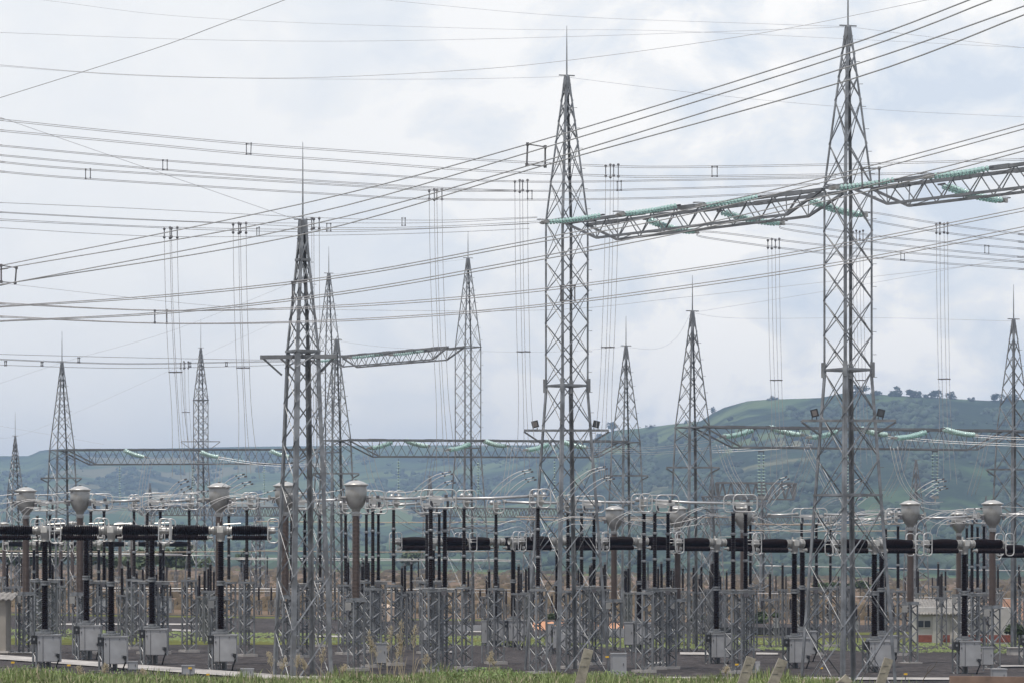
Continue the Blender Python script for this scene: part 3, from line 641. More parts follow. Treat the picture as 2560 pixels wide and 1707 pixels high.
def disconnector(posts, wides=(), rounds=(), tubes=(), label='', s=None, r=.10, seq=0, name='disconnector_switch', cat='disconnector', group='disconnector switches in the busbar row'):
    hs = sum(p[2] - p[1] for p in posts) / len(posts); s = s or hs / 3.45; d = F / s
    px0 = sum(p[0] for p in posts) / len(posts); yb = sum(p[2] for p in posts) / len(posts)
    top = P(px0, yb, d); org = Vector((top.x, top.y, top.z - 3.65)); t = thing(name, org, label, cat, group)
    for i, (px, yt, y_b) in enumerate(posts):
        dd = d + (.4 if i % 2 else -.4) if len(posts) > 1 else d
        q = P(px, y_b, dd); H = (y_b - yt) * dd / F; me, h0 = post_mesh(H, r); o = obj('post_insulator', me, t, q - org); o.scale = (1, 1, H / h0)
        mb = MB().use(STEEL); zt = q.z - .16; zb = gz(q.x) - .25
        lattice_support(mb, (0, 0, 0), .52, zt - zb, 0); mb.box((0, 0, zt - zb + .02), (.62, .62, .04), R(32)); mb.use(CONCW); mb.box((0, 0, .12), (.8, .8, .5), R(32))
        obj('support_frame', mb, t, Vector((q.x, q.y, zb)) - org)
    if len(posts) > 1:
        mb = MB().use(STEEL); xs_ = sorted(p[0] for p in posts); a = P(xs_[0] - 22, yb + 5, d) - org; b = P(xs_[-1] + 22, yb + 6, d) - org
        for oy in (-.22, .22): mb.bar(a + Vector((0, oy, 0)), b + Vector((0, oy, 0)), .09, .13)
        mb.box((a + b) / 2 + Vector((0, 0, .03)), ((b - a).length * .8, .36, .05)); mb.use(CAST); mb.box(a * .3 + b * .7 + Vector((0, -.28, -.1)), (.22, .12, .2)); mb.use(STEEL); mb.tube(a + Vector((-.3, -.35, .1)), b + Vector((.4, -.35, .1)), .022, 6)
        obj('base_frame', mb, t)
    else:
        mb = MB().use(STEEL); a = P(posts[0][0] - 20, yb + 6, d) - org; b = P(posts[0][0] + 20, yb + 6, d) - org; mb.bar(a + Vector((0, -.25, 0)), b + Vector((0, -.25, 0)), .08, .12); mb.bar(a + Vector((0, .25, 0)), b + Vector((0, .25, 0)), .08, .12); mb.box((a + b) / 2, (.3, .5, .05)); obj('base_frame', mb, t)
    for (x0, x1, y0, y1, ) in wides:
        w_ = (x1 - x0) / s; h_ = (y1 - y0) / s; c = P((x0 + x1) / 2, (y0 + y1) / 2, d) - org
        for dx, dy in ((.10, -.36), (-.28, .36)):
            mb = MB().use(ALU, True); rrect(mb, c + Vector((dx, dy, 0)), w_ * .92, h_, .2, .027); mb.bar(c + Vector((dx - w_ * .44, dy, -.02)), c + Vector((dx + w_ * .44, dy, -.02)), .03, .03); obj('corona_ring', mb, t)
        mb = MB().use(ALU); mb.box(c + Vector((0, 0, 0)), (w_ * .8, .34, .16)); mb.box(c + Vector((-w_ * .1, -.18, -.12)), (w_ * .35, .06, .13)); mb.use(CAST); mb.box(c + Vector((w_ * .2, -.15, .12)), (.14, .2, .12)); mb.bar(c + Vector((w_ * .26, 0, -.1)), c + Vector((w_ * .26, 0, -.4)), .09); mb.bar(c + Vector((-w_ * .3, 0, -.1)), c + Vector((-w_ * .3, 0, -.38)), .11)
        obj('hinge_housing', mb, t)
    for (x0, x1, y0, y1) in rounds:
        w_ = (x1 - x0) / s; h_ = (y1 - y0) / s; c = P((x0 + x1) / 2, (y0 + y1) / 2, d) - org
        for dx, dy in ((w_ * .2, -.30), (-w_ * .2, .30)):
            mb = MB().use(ALU, True); rrect(mb, c + Vector((dx, dy, 0)), w_ * .62, h_, .18, .027)
            for zz in (-.12, .08): mb.tube(c + Vector((dx - w_ * .3, dy, zz)), c + Vector((dx + w_ * .3, dy, zz)), .018, 5)
            obj('corona_ring', mb, t)
        mb = MB().use(CTHEAD); mb.box(c + Vector((0, 0, -.12)), (.34, .42, .12)); mb.box(c + Vector((.0, 0, -.28)), (.18, .18, .22)); mb.box(c + Vector((0, 0, .05)), (.12, .36, .26)); mb.use(ALU, True)
        for dx, dy in ((.16, -.2), (-.18, .2)): mb.lathe([(.02, -.115), (.075, -.09), (.115, -.02), (.115, .02), (.075, .09), (.02, .115)], c + Vector((dx, dy, .16)), n=10)
        obj('contact_jaw', mb, t)
    for (x0, y0, x1, y1) in tubes:
        a = P(x0, y0, d) - org; b = P(x1, y1, d) - org; mb = MB().use(ALU, True); m_ = (a + b) / 2 - Vector((0, 0, .012 * (b - a).length)); mb.path([a, m_, b], .062, 10)
        mb.use(CTHEAD)
        for e in (a, b): mb.lathe([(.09, -.08), (.09, .08)], e, (1, 0, 0), 10)
        obj('busbar_tube', mb, t)
    return t
DIS = [
 dict(posts=[(93, 1288, 1447), (125, 1285, 1447)], wides=[(88, 145, 1236, 1275)], tubes=[(145, 1255, 190, 1252)], label='disconnector with two dark posts between the two leftmost current transformers'),
 dict(posts=[(227, 1276, 1450), (260, 1275, 1452)], wides=[(225, 280, 1234, 1274)], tubes=[(281, 1252, 345, 1249)], label='disconnector with two dark posts just right of the second current transformer'),
 dict(posts=[(335, 1275, 1443)], rounds=[(320, 352, 1236, 1274)], label='single dark post with corona rings standing third from the left in the busbar row', name='jaw_post', cat='insulator post', group='single jaw posts in the busbar row'),
 dict(posts=[(368, 1276, 1450), (401, 1275, 1453)], wides=[(366, 422, 1232, 1273)], tubes=[(422, 1252, 470, 1249), (500, 1249, 528, 1248)], label='disconnector with two dark posts and white tube between the second and third current transformers'),
 dict(posts=[(473, 1273, 1445)], rounds=[(452, 500, 1233, 1273)], label='single dark post with round corona rings left of the third current transformer', name='jaw_post', cat='insulator post', group='single jaw posts in the busbar row'),
 dict(posts=[(572, 1287, 1450)], rounds=[(560, 592, 1247, 1283)], label='slimmer dark post just right of the third current transformer', name='jaw_post', cat='insulator post', group='single jaw posts in the busbar row'),
 dict(posts=[(617, 1272, 1450)], rounds=[(604, 646, 1231, 1272)], tubes=[(575, 1248, 606, 1246), (645, 1246, 725, 1244)], label='single dark post with corona rings just left of the nearest tower', name='jaw_post', cat='insulator post', group='single jaw posts in the busbar row'),
 dict(posts=[(729, 1283, 1455), (762, 1275, 1460)], wides=[(725, 790, 1232, 1272)], tubes=[(790, 1250, 868, 1246)], label='disconnector with two dark posts seen through the nearest tower'),
 dict(posts=[(800, 1286, 1445)], rounds=[(790, 815, 1250, 1284)], label='single dark post at the right legs of the nearest tower', name='jaw_post', cat='insulator post', group='single jaw posts in the busbar row'),
 dict(posts=[(864, 1285, 1457)], rounds=[(842, 880, 1247, 1282)], label='single dark post just left of the brightest current transformer', name='jaw_post', cat='insulator post', group='single jaw posts in the busbar row'),
 dict(posts=[(916, 1283, 1450), (946, 1284, 1452)], wides=[(908, 967, 1242, 1283)], tubes=[(967, 1261, 1050, 1257)], label='farther disconnector with two thin dark posts right of the brightest current transformer'),
 dict(posts=[(932, 1272, 1466)], wides=[(917, 957, 1226, 1270)], tubes=[(957, 1245, 1060, 1244)], label='single near dark post with open box ring, between two thin posts right of brightest transformer', name='jaw_post', cat='insulator post'),
 dict(posts=[(984, 1268, 1458)], rounds=[(965, 1014, 1227, 1270)], label='single dark post with round corona rings left of the wide ringed disconnector', name='jaw_post', cat='insulator post', group='single jaw posts in the busbar row'),
 dict(posts=[(1067, 1283, 1450), (1098, 1283, 1452)], wides=[(1050, 1106, 1240, 1281)], label='farther disconnector with two thin posts half hidden behind a bigger one, left of centre'),
 dict(posts=[(1077, 1268, 1470), (1112, 1270, 1470)], wides=[(1065, 1137, 1223, 1269)], tubes=[(1137, 1245, 1326, 1239)], label='large disconnector with wide ring pair and long white tube reaching right, left of centre', r=.12),
 dict(posts=[(1160, 1268, 1463)], rounds=[(1141, 1190, 1225, 1269)], label='single dark post under the long white tube, right of the wide ringed disconnector', name='jaw_post', cat='insulator post', group='single jaw posts in the busbar row'),
 dict(posts=[(1240, 1281, 1466)], rounds=[(1218, 1260, 1246, 1282)], tubes=[(1261, 1253, 1398, 1256)], label='single dark post with the lower white tube, just left of the middle tower foot', name='jaw_post', cat='insulator post', group='single jaw posts in the busbar row'),
 dict(posts=[(1345, 1266, 1468)], rounds=[(1325, 1376, 1222, 1268)], label='single dark post with round rings at the left foot of the middle tower', name='jaw_post', cat='insulator post', group='single jaw posts in the busbar row', r=.11),
 dict(posts=[(1420, 1281, 1472)], rounds=[(1394, 1439, 1237, 1280)], label='single dark post with round rings in front of the middle tower', name='jaw_post', cat='insulator post', group='single jaw posts in the busbar row'),
 dict(posts=[(1454, 1280, 1465), (1485, 1281, 1464)], wides=[(1449, 1509, 1239, 1280)], tubes=[(1440, 1250, 1582, 1255)], label='disconnector with wide ring and two posts at the right foot of the middle tower'),
 dict(posts=[(1610, 1280, 1476)], rounds=[(1580, 1629, 1234, 1279)], label='single dark post with round rings left of the low tower by the hill', name='jaw_post', cat='insulator post', group='single jaw posts in the busbar row', r=.11),
 dict(posts=[(1637, 1279, 1470), (1670, 1281, 1469)], wides=[(1632, 1693, 1237, 1280)], tubes=[(1629, 1249, 1822, 1257)], label='disconnector with wide ring pair and very long white tube right of centre', r=.11),
 dict(posts=[(1833, 1279, 1475), (1864, 1281, 1474)], wides=[(1824, 1888, 1236, 1279)], label='disconnector with wide ring pair at the right end of the long white tube', r=.12),
 dict(posts=[(1876, 1308, 1462)], label='thin dark post close behind the right end disconnector', name='insulator_post', cat='insulator post', rounds=[(1862, 1892, 1280, 1306)]),
 dict(posts=[(2004, 1305, 1462), (2041, 1308, 1472)], wides=[(1992, 2064, 1270, 1308)], tubes=[(1922, 1286, 1992, 1284), (2064, 1285, 2200, 1284)], label='disconnector with two dark posts at the left leg of the tallest tower'),
 dict(posts=[(2076, 1320, 1465)], rounds=[(2062, 2090, 1287, 1312)], label='single thin dark post inside the feet of the tallest tower', name='jaw_post', cat='insulator post', group='single jaw posts in the busbar row'),
 dict(posts=[(2215, 1320, 1468)], rounds=[(2200, 2228, 1273, 1310)], label='single thin dark post at the right leg of the tallest tower', name='jaw_post', cat='insulator post', group='single jaw posts in the busbar row'),
 dict(posts=[(2245, 1313, 1472)], rounds=[(2217, 2262, 1270, 1307)], tubes=[(2140, 1297, 2225, 1296)], label='single dark post with round rings left of the right pair of current transformers', name='jaw_post', cat='insulator post', group='single jaw posts in the busbar row'),
 dict(posts=[(2417, 1317, 1470), (2444, 1316, 1470)], wides=[(2400, 2455, 1273, 1308)], label='farther disconnector with two thin posts left of the rightmost current transformer'),
 dict(posts=[(2430, 1308, 1482), (2460, 1312, 1482)], wides=[(2425, 2478, 1270, 1307)], tubes=[(2500, 1284, 2640, 1284), (2300, 1294, 2425, 1290)], label='near disconnector with two dark posts directly left of the rightmost current transformer'),
]
for q in DIS: disconnector(**q)

# ---- current transformers ----
def ct_proto():
    P_ = {}
    mb = MB().use(TAUPE); sheds(mb, .12, 3.68, .205, .185, pitch=.058, n=14); P_['insulator'] = mb
    mb = MB().use(CTHEAD, True); mb.lathe([(.17, 3.66), (.19, 3.70), (.19, 3.78), (.165, 3.80), (.165, 3.86), (.19, 3.88), (.19, 3.93), (.24, 3.98), (.35, 4.12), (.43, 4.32), (.46, 4.55), (.465, 4.88), (.45, 4.90), (.47, 4.92), (.47, 4.98)], n=24); P_['head_tank'] = mb
    mb = MB().use(CTDOME, True); mb.lathe([(.50, 4.96), (.54, 4.98), (.54, 5.01), (.44, 5.05), (.30, 5.13), (.12, 5.18), (.04, 5.19)], n=24); mb.use(CAST); mb.lathe([(.07, 5.18), (.07, 5.22)], n=8); P_['cap'] = mb
    for s_ in (-1, 1):
        mb = MB().use(CTHEAD); mb.tube((s_ * .42, -.1, 4.45), (s_ * .66, -.14, 4.45), .055, 8); mb.box((s_ * .70, -.14, 4.45), (.10, .22, .26)); mb.use(CAST); mb.box((s_ * .50, -.2, 4.32), (.12, .14, .18)); P_['terminal' if s_ < 0 else 'terminal_'] = mb
    mb = MB().use(STEEL); mb.box((0, 0, .06), (.62, .62, .12), R(32)); mb.box((0, 0, -.03), (.95, .75, .05)); mb.use(CTHEAD); mb.box((-.32, -.3, -.24), (.26, .2, .34)); mb.use(CAST); mb.path([(-.3, -.4, -.4), (-.32, -.42, -.6), (-.22, -.3, -.85)], .03, 6)
    P_['base_tank'] = mb
    mb = MB().use(STEEL); lattice_support(mb, (0, 0, 0), .50, 2.95 + .5, 0, dz=.36); mb.use(CONCW); mb.box((0, 0, .3), (.85, .85, .6), R(32)); P_['support_frame'] = mb
    return {k: v.mesh(k) for k, v in P_.items()}
CTM = ct_proto()
def ct(px, ytop, s, label):
    d = F / s; o = P(px, ytop, d); o.z -= 5.2
    t = thing('current_transformer', o, label, 'transformer', 'current transformers with round grey heads')
    for k, me in CTM.items():
        e = obj(k.rstrip('_'), me, t)
        if k == 'support_frame': e.location = (0, 0, -2.95 - .55)
for a in [(65, 1216, 51.7, 'grey current transformer at the far left edge beside the kiosk'), (200, 1213, 52.5, 'grey current transformer second from the left, in front of the left lattice tower'),
          (548, 1205, 56, 'grey current transformer third from the left, left of the nearest tower'), (713, 1202, 56, 'grey current transformer half hidden behind the nearest tower'),
          (890, 1199, 58, 'bright grey current transformer standing clear just right of the nearest tower'), (1535, 1263, 46, 'shaded far current transformer behind the breakers right of the middle tower'),
          (1694, 1262, 46, 'shaded far current transformer behind the very long white tube'), (1858, 1260, 46, 'far current transformer hidden behind the wide ringed right end disconnector'),
          (2276, 1249, 50, 'grey current transformer standing clear right of the tallest tower'), (2481, 1248, 52, 'grey current transformer at the right edge of the picture'),
          (2397, 1276, 41, 'smaller far current transformer left of the rightmost one'), (10, 1303, 27, 'tiny far current transformer at the left border'), (152, 1303, 27, 'tiny far current transformer right of the left lattice tower foot'),
          (181, 1301, 27, 'tiny far current transformer just left of the second big one'), (300, 1303, 27, 'tiny far current transformer behind the horizontal breaker chambers at left'), (330, 1305, 26, 'tiny far current transformer next to a single dark post at left')]: ct(*a)

# ---- circuit breakers ----
def breaker_parts():
    Q = {}
    def barrel(f): return .20 + .035 * math.sin(math.pi * min(1, f * 1.25))
    for s_, nm in ((-1, 'L'), (1, 'R')):
        mb = MB().use(BROWN); sheds(mb, .47, 2.05, .2, .2, pitch=.08, n=14, o=(0, 0, 0), ax=(s_, 0, 0), core=barrel)
        mb.use(CTHEAD); mb.lathe([(.16, .24), (.2, .28), (.2, .34), (.15, .36), (.15, .42), (.2, .44), (.2, .49)], ax=(s_, 0, 0), n=14); mb.lathe([(.19, 2.03), (.19, 2.1), (.14, 2.13), (.14, 2.3), (.10, 2.33)], ax=(s_, 0, 0), n=14)
        Q['breaking_chamber' + nm] = ('breaking_chamber', mb)
        mb = MB().use(BROWN); sheds(mb, .52, 2.12, .12, .12, pitch=.075, n=10, o=(0, -.22, -.31), ax=(s_, 0, 0)); mb.use(CTHEAD); mb.lathe([(.05, .3), (.05, .46), (.1, .5), (.1, .55)], (0, -.22, -.31), (s_, 0, 0), 8); mb.lathe([(.1, 2.1), (.1, 2.17), (.05, 2.2)], (0, -.22, -.31), (s_, 0, 0), 8)
        Q['capacitor' + nm] = ('grading_capacitor', mb)
        for j, (yy, xx) in enumerate(((-.36, 2.28), (.34, 2.22))):
            mb = MB().use(ALU, True); rrect(mb, (s_ * xx, yy, -.02), .46, 1.02, .17, .027); mb.tube((s_ * xx - .22, yy, -.02), (s_ * xx + .22, yy, -.02), .02, 5); mb.tube((s_ * xx - .22, yy, .14), (s_ * xx + .22, yy, .14), .02, 5)
            Q['ring%s%d' % (nm, j)] = ('grading_ring', mb)
    mb = MB().use(CTHEAD, True); mb.lathe([(.14, -.46), (.17, -.36), (.17, -.24), (.21, -.18), (.21, .14), (.16, .2)], n=16); mb.lathe([(.19, -.26), (.19, .26)], ax=(1, 0, 0), n=14); mb.use(CTDOME); mb.box((0, -.2, .02), (.26, .06, .22)); mb.tube((-.1, 0, .2), (-.1, 0, .32), .04, 6); mb.tube((.12, 0, .26), (.85, -.02, .30), .018, 5)
    Q['head'] = ('head_casting', mb)
    mb = MB().use(BROWN); sheds(mb, -2.15, -.46, .150, .140, n=12); sheds(mb, -4.20, -2.33, .165, .152, n=12); mb.use(STEEL); mb.lathe([(.16, -2.34), (.185, -2.32), (.185, -2.25), (.14, -2.23), (.185, -2.2), (.185, -2.15), (.15, -2.13)], n=12); mb.lathe([(.2, -4.28), (.2, -4.2), (.15, -4.18)], n=12)
    Q['column'] = ('support_insulator', mb)
    mb = MB().use(STEEL); lattice_support(mb, (-.28, .1, -6.4), .34, 2.1, 0, dz=.3); mb.bar((.12, .3, -6.4), (.12, .3, -4.3), .16, .16); mb.box((0, .1, -4.33), (.7, .6, .08)); mb.use(CONCW); mb.box((0, .1, -6.3), (1.1, .9, .3))
    Q['support'] = ('support_frame', mb)
    mb = MB().use(BOXM); mb.box((.22, -.12, -5.0), (.94, .55, 1.12)); mb.box((.22, -.12, -4.42), (1.0, .62, .05)); mb.use(CAST); mb.box((-.02, -.405, -5.0), (.020, .012, 1.06)); mb.box((.55, -.40, -5.2), (.14, .012, .012)); mb.box((.55, -.40, -5.25), (.14, .012, .012)); mb.box((.55, -.40, -5.3), (.14, .012, .012)); mb.box((.22, -.40, -5.54), (.9, .012, .02)); mb.box((-.18, -.41, -4.72), (.05, .03, .09)); mb.box((.4, -.41, -4.52), (.05, .02, .05)); mb.box((.66, -.41, -4.52), (.04, .02, .05)); mb.box((-.2, -.41, -4.52), (.04, .02, .04))
    Q['cabinet'] = ('control_cabinet', mb)
    mb = MB().use(BLACK); mb.box((-.40, -.2, -4.62), (.24, .34, .36)); mb.use(STEEL); mb.box((-.40, -.38, -4.60), (.07, .015, .09)); mb.use(BLACK); mb.path([(.62, -.42, -5.3), (.66, -.46, -5.45), (.56, -.4, -5.7), (.42, -.1, -6.2)], .035, 6); mb.box((.62, -.42, -5.28), (.12, .1, .14)); mb.tube((.5, -.3, -5.28), (.62, -.42, -5.28), .05, 6)
    Q['mech'] = ('operating_mechanism', mb)
    return {k: (n_, m_.mesh(n_)) for k, (n_, m_) in Q.items()}
BRP = breaker_parts()
def breaker(px, yh, s, rz, label, skip=(), cabs=None):
    d = F / s; o = P(px, yh, d); g = Vector((o.x, o.y, gz(o.x)))
    t = thing('circuit_breaker', g, label, 'circuit breaker', 'live tank circuit breakers with horizontal chambers')
    for k, (n_, me) in BRP.items():
        if k in skip: continue
        e = obj(n_, me, t); e.location = (0, 0, o.z - g.z)
        if s < 49 and ('chamber' in k or 'capac' in k): e.scale = (1, 1.13, 1.13)
        e.rotation_euler = (0, 0, rz if k not in ('cabinet', 'mech', 'support') else 0)
BRK = [(112, 1325, 59, R(-3), 'leftmost near circuit breaker with dark chambers cut by the left edge, cabinet beside the kiosk', ('breaking_chamberR', 'capacitorR', 'ringR0', 'ringR1')),
       (216, 1322, 54.5, R(-3), 'circuit breaker behind the second current transformer, cabinet second from the left', ('ringR0', 'ringR1')),
       (278, 1325, 60, R(-3), 'near circuit breaker third from the left with its head between two dark chambers', ()),
       (380, 1322, 56.5, R(-3), 'circuit breaker fourth from the left, column under the horizontal chambers', ('ringR0', 'ringR1')),
       (552, 1325, 59, R(-3), 'near circuit breaker in front of the third current transformer, left of the nearest tower', ()),
       (1082, 1353, 46, R(28), 'far circuit breaker whose head hides behind the large left-of-centre disconnector', ('mech',)),
       (1240, 1353, 44.5, R(28), 'far circuit breaker left of the middle tower foot', ()),
       (1283, 1352, 44.8, R(28), 'circuit breaker column directly left of the middle tower foot', ('breaking_chamberL', 'breaking_chamberR', 'ringL0', 'ringL1', 'capacitorL', 'capacitorR')),
       (1394, 1352, 48, R(28), 'circuit breaker in the middle of the picture, head in front of the middle tower', ('ringR0', 'ringR1')),
       (1436, 1353, 45.5, R(28), 'circuit breaker just right of the middle tower axis', ('breaking_chamberL', 'ringL0', 'ringL1', 'capacitorL')),
       (1598, 1352, 46.4, R(28), 'circuit breaker with grey cabinet left of the low tower by the hill', ()),
       (1791, 1355, 51.7, R(28), 'near circuit breaker with pale cabinet below, left of the wide ringed end disconnector', ()),
       (1986, 1358, 53.5, R(28), 'near circuit breaker left of the pair at the left leg of the tallest tower', ()),
       (2006, 1356, 50, R(28), 'farther circuit breaker column right behind the one at the left leg of the tallest tower', ('breaking_chamberL', 'breaking_chamberR', 'ringL0', 'ringL1', 'ringR0', 'ringR1', 'capacitorL', 'capacitorR')),
       (2186, 1359, 55, R(28), 'near circuit breaker at the right leg of the tallest tower', ()),
       (2204, 1357, 52.2, R(28), 'farther circuit breaker column close behind the one at the right leg of the tallest tower', ('breaking_chamberL', 'breaking_chamberR', 'ringL0', 'ringL1', 'ringR0', 'ringR1', 'capacitorL', 'capacitorR')),
       (2411, 1359, 55, R(28), 'near circuit breaker between the two right current transformers', ()),
       (85, 1359, 31, R(10), 'small far circuit breaker below the leftmost chambers', ('capacitorL', 'capacitorR', 'mech')), (247, 1359, 31, R(10), 'small far circuit breaker below the chambers, behind the third breaker from the left', ('capacitorL', 'capacitorR', 'mech')),
       (408, 1359, 31, R(10), 'small far circuit breaker behind the fourth breaker from the left', ('capacitorL', 'capacitorR', 'mech')),
       (2575, 1372, 50, R(28), 'circuit breaker end with grading rings cut by the right edge of the picture', ())]
for px, yh, s, rz, lab, sk_ in BRK: breaker(px, yh, s, rz, lab, sk_)

# ---- far yard: rows of post insulators carrying white tubes ----
def far_post_mesh(Hi, r, Hs, w):
    mb = MB().use(BROWN); sheds(mb, Hs, Hs + Hi, r, r * .85, pitch=.09, n=8); mb.use(STEELB); lattice_support(mb, (0, 0, 0), w, Hs - .05, -.3, br=.05, lg=.07, dz=.45); mb.box((0, 0, Hs - .02), (w * 1.4, w, .06)); mb.use(STEELB); mb.lathe([(.05, 0), (.05, .12)], (0, 0, Hs + Hi), n=8)
    return mb.mesh('far_post_insulator')
FPM = {}
def farposts(pxs, yt, yb, ybase, rowname, group, r=.09):
    pxs = sorted(pxs); n = len(pxs)
    for i, px in enumerate(pxs):
        sl = SLOPE * (px - CX); d = CH * F / (ybase - HY); s = F / d; Hi = round((yb - yt) / s, 1); Hs = round((ybase - yb) / s, 1); k = (Hi, Hs)
        if k not in FPM: FPM[k] = far_post_mesh(Hi, r, Hs, .34)
        o = obj('far_post_insulator', FPM[k]); o.location = base(px, d)
        tag(o, f"{rowname}, {ordw(i, n)}", 'insulator post', group)
def bus(pts, r, d, label, m=ALU, group=None, name='busbar'):
    pts = [P(x, y, d) for x, y in pts]; o0 = pts[0].copy(); mb = MB().use(m, True); mb.path(smooth_path([p - o0 for p in pts], 4), r, 6); o = obj(name, mb); o.location = o0; tag(o, label, 'busbar', group)
farposts([640, 668, 700, 905, 945, 1030, 1046, 1180, 1404, 1555, 1620], 1400, 1446, 1507, 'thin dark post under the far white tube at mid height', 'far dark posts in the middle')
bus([(560, 1394), (860, 1396), (1180, 1398), (1300, 1400)], .06, 362, 'far white busbar tube crossing the middle just above the dry field', group='far white busbars')
bus([(560, 1397), (860, 1400), (1180, 1401), (1300, 1404)], .04, 360, 'second thinner far white busbar just below the one crossing the middle', group='far white busbars')
farposts([40, 72, 148, 320, 338, 440, 603], 1392, 1440, 1500, 'thin far dark post at left behind the breakers', 'far dark posts at left')
bus([(-60, 1383), (200, 1384), (456, 1385)], .09, 380, 'far cream busbar tube at left in front of the green trees', group='far white busbars')
bus([(-60, 1389), (200, 1389), (560, 1387)], .05, 380, 'thin far white busbar just below the cream one at left', group='far white busbars')
bus([(598, 1394), (640, 1396)], .06, 370, 'short far white tube beside the upright tree left of the nearest tower', group='far white busbars')
farposts([1940, 1965, 2096, 2112, 2171, 2263, 2331, 2343], 1428, 1466, 1518, 'thin far dark post at right behind the breakers', 'far dark posts at right')
bus([(1890, 1413), (2200, 1419), (2420, 1424), (2640, 1426)], .07, 370, 'far cream busbar tube crossing the right part above the field edge', group='far white busbars')
rnd = random.Random(21)
l2 = [430 + i * 31 + rnd.uniform(-6, 6) for i in range(32)]
farposts([x for x in l2 if not (930 < x < 985)], 1476, 1508, 1545, 'short dark post in the low far row on the brown field', 'low far row of dark posts', r=.1)
bus([(200, 1469), (640, 1471), (1290, 1473)], .05, 300, 'low far cream busbar running over the short dark posts at left and centre', group='far white busbars')
bus([(200, 1476), (640, 1477), (1290, 1480)], .035, 298, 'low thin far busbar just below the cream one over the short dark posts', group='far white busbars')
l3 = [1320 + i * 31 + rnd.uniform(-7, 7) for i in range(22)]; farposts(l3, 1484, 1512, 1546, 'short dark post in the low row right of middle tower', 'low far row of dark posts at centre right', r=.1)
bus([(1290, 1476), (1700, 1480), (2050, 1484)], .045, 300, 'low far busbar right of the middle tower', group='far white busbars')
l4 = [2070 + i * 24 + rnd.uniform(-5, 5) for i in range(19)]; farposts(l4, 1497, 1528, 1560, 'short dark post in the low row above the white building', 'low far row of dark posts at right', r=.1)
bus([(2050, 1490), (2300, 1492), (2560, 1496)], .05, 290, 'low far cream busbar above the white utility building', group='far white busbars')
for k, (x0, x1, y, dd) in enumerate([(640, 1290, 1302, 300), (1290, 1830, 1291, 300), (1300, 1640, 1297, 298), (640, 1290, 1376, 350), (1860, 2300, 1324, 310), (1850, 2250, 1308, 300), (0, 640, 1376, 360)]):
    bus([(x0, y), ((x0 + x1) / 2, y + 3), (x1, y + 1)], .05, dd, ['thin rusty coloured far line left of the middle tower above the breakers', 'cream far bundle behind the busbars right of the middle tower', 'lower cream far line behind the busbars right of the middle tower', 'thin far line through the flat topped tree', 'brownish far line through the tallest tower feet', 'upper brownish far line through the tallest tower feet', 'thin far line through the green trees at left'][k],
        m=mat('tan_conductor', (0.42, 0.34, 0.26), .6, .1, .15, 2) if k == 0 else MATS['tan_conductor'], name='far_conductor')
# ---------------- insulator strings ----------------
def string_obj(p0, p1, sag, label, m, group, dbl=.22, pitch=.165, rad=.115, side=None, ndir=(0.5, -0.85, 0)):
    p0 = Vector(p0); p1 = Vector(p1); L = (p1 - p0).length
    t = thing('insulator_string', p0, label, 'insulator string', group); n = max(6, int(L * .9 / pitch)); D = p1 - p0
    off = Vector(ndir).normalized() * dbl / 2 if dbl else Vector((0, 0, 0))
    cur = lambda f: D * f - Vector((0, 0, sag * 4 * f * (1 - f)))
    for s_ in ((-1, 1) if dbl else (0,)):
        mb = MB().use(m, True)
        for k in range(n):
            f = .05 + .9 * (k + .5) / n; a = (cur(f + .01) - cur(f - .01)).normalized()
            mb.lathe([(.025, -.04), (rad * .45, -.022), (rad, -.004), (rad * .98, .008), (rad * .35, .016), (.025, .05)], cur(f) + off * s_, a, 10)
        obj('glass_discs', mb, t)
    mb = MB().use(CAST); mb.path([cur(k / 8) + off for k in range(9)], .015, 5)
    if dbl: mb.path([cur(k / 8) - off for k in range(9)], .015, 5)
    mb.bar(cur(.0) - off * 1.3, cur(.0) + off * 1.3 + Vector((0, 0, .001)), .09, .06) if dbl else None
    mb.use(CTHEAD)
    if dbl: mb.bar(cur(1.0) - off * 1.6, cur(1.0) + off * 1.6, .12, .14)
    mb.bar(cur(.97) + Vector((0, 0, -.02)), cur(1.0) + D.normalized() * .25, .08, .08)
    obj('yoke_fittings', mb, t)
    if side:   # open oval arcing ring at the line end
        mb = MB().use(STEEL, True); c = cur(side); rrect(mb, c + Vector((0, 0, .12)), .5, .3, .14, .014, u=(.87, .5, 0), v=(.5, -.87, 0)); obj('arcing_ring', mb, t)
    return t
NEAR = [((1504, 538, 138.6), (1362, 556, 137.0), 'long green glass string at the left end of the upper gantry, over the middle tower'),
        ((1694, 514, 134.8), (1552, 536, 133.2), 'green glass insulator string rising along the top of the upper gantry, second from the left'),
        ((1897, 492, 130.8), (1753, 514, 129.4), 'green glass string along the top of the upper gantry, just left of the tallest tower'),
        ((2238, 449, 124.2), (2086, 470, 123.2), 'green glass insulator string crossing the tallest tower'),
        ((2474, 420, 119.6), (2322, 442, 118.4), 'green glass insulator string near the right edge on top of the gantry')]
for a, b, lab in NEAR: string_obj(P(*a), P(*b), .04, lab, GLASS, 'green strings rising to the upper gantry', dbl=.30, side=1.04)
NEARD = [((1615, 548, 137.5), (1737, 580, 139.5), 'leftmost of the green glass strings descending rightwards from the upper gantry'),
         ((1800, 528, 133.5), (1951, 559, 135.5), 'green glass string descending rightwards in the middle of the upper gantry'),
         ((2024, 500, 129.5), (2158, 538, 131.5), 'green glass string descending rightwards through the tallest tower'),
         ((2354, 461, 123), (2507, 502, 125), 'green glass string descending rightwards near the right edge')]
for a, b, lab in NEARD: string_obj(P(*a), P(*b), .10, lab, GLASS, 'green strings descending from the upper gantry', dbl=.30, side=1.03)
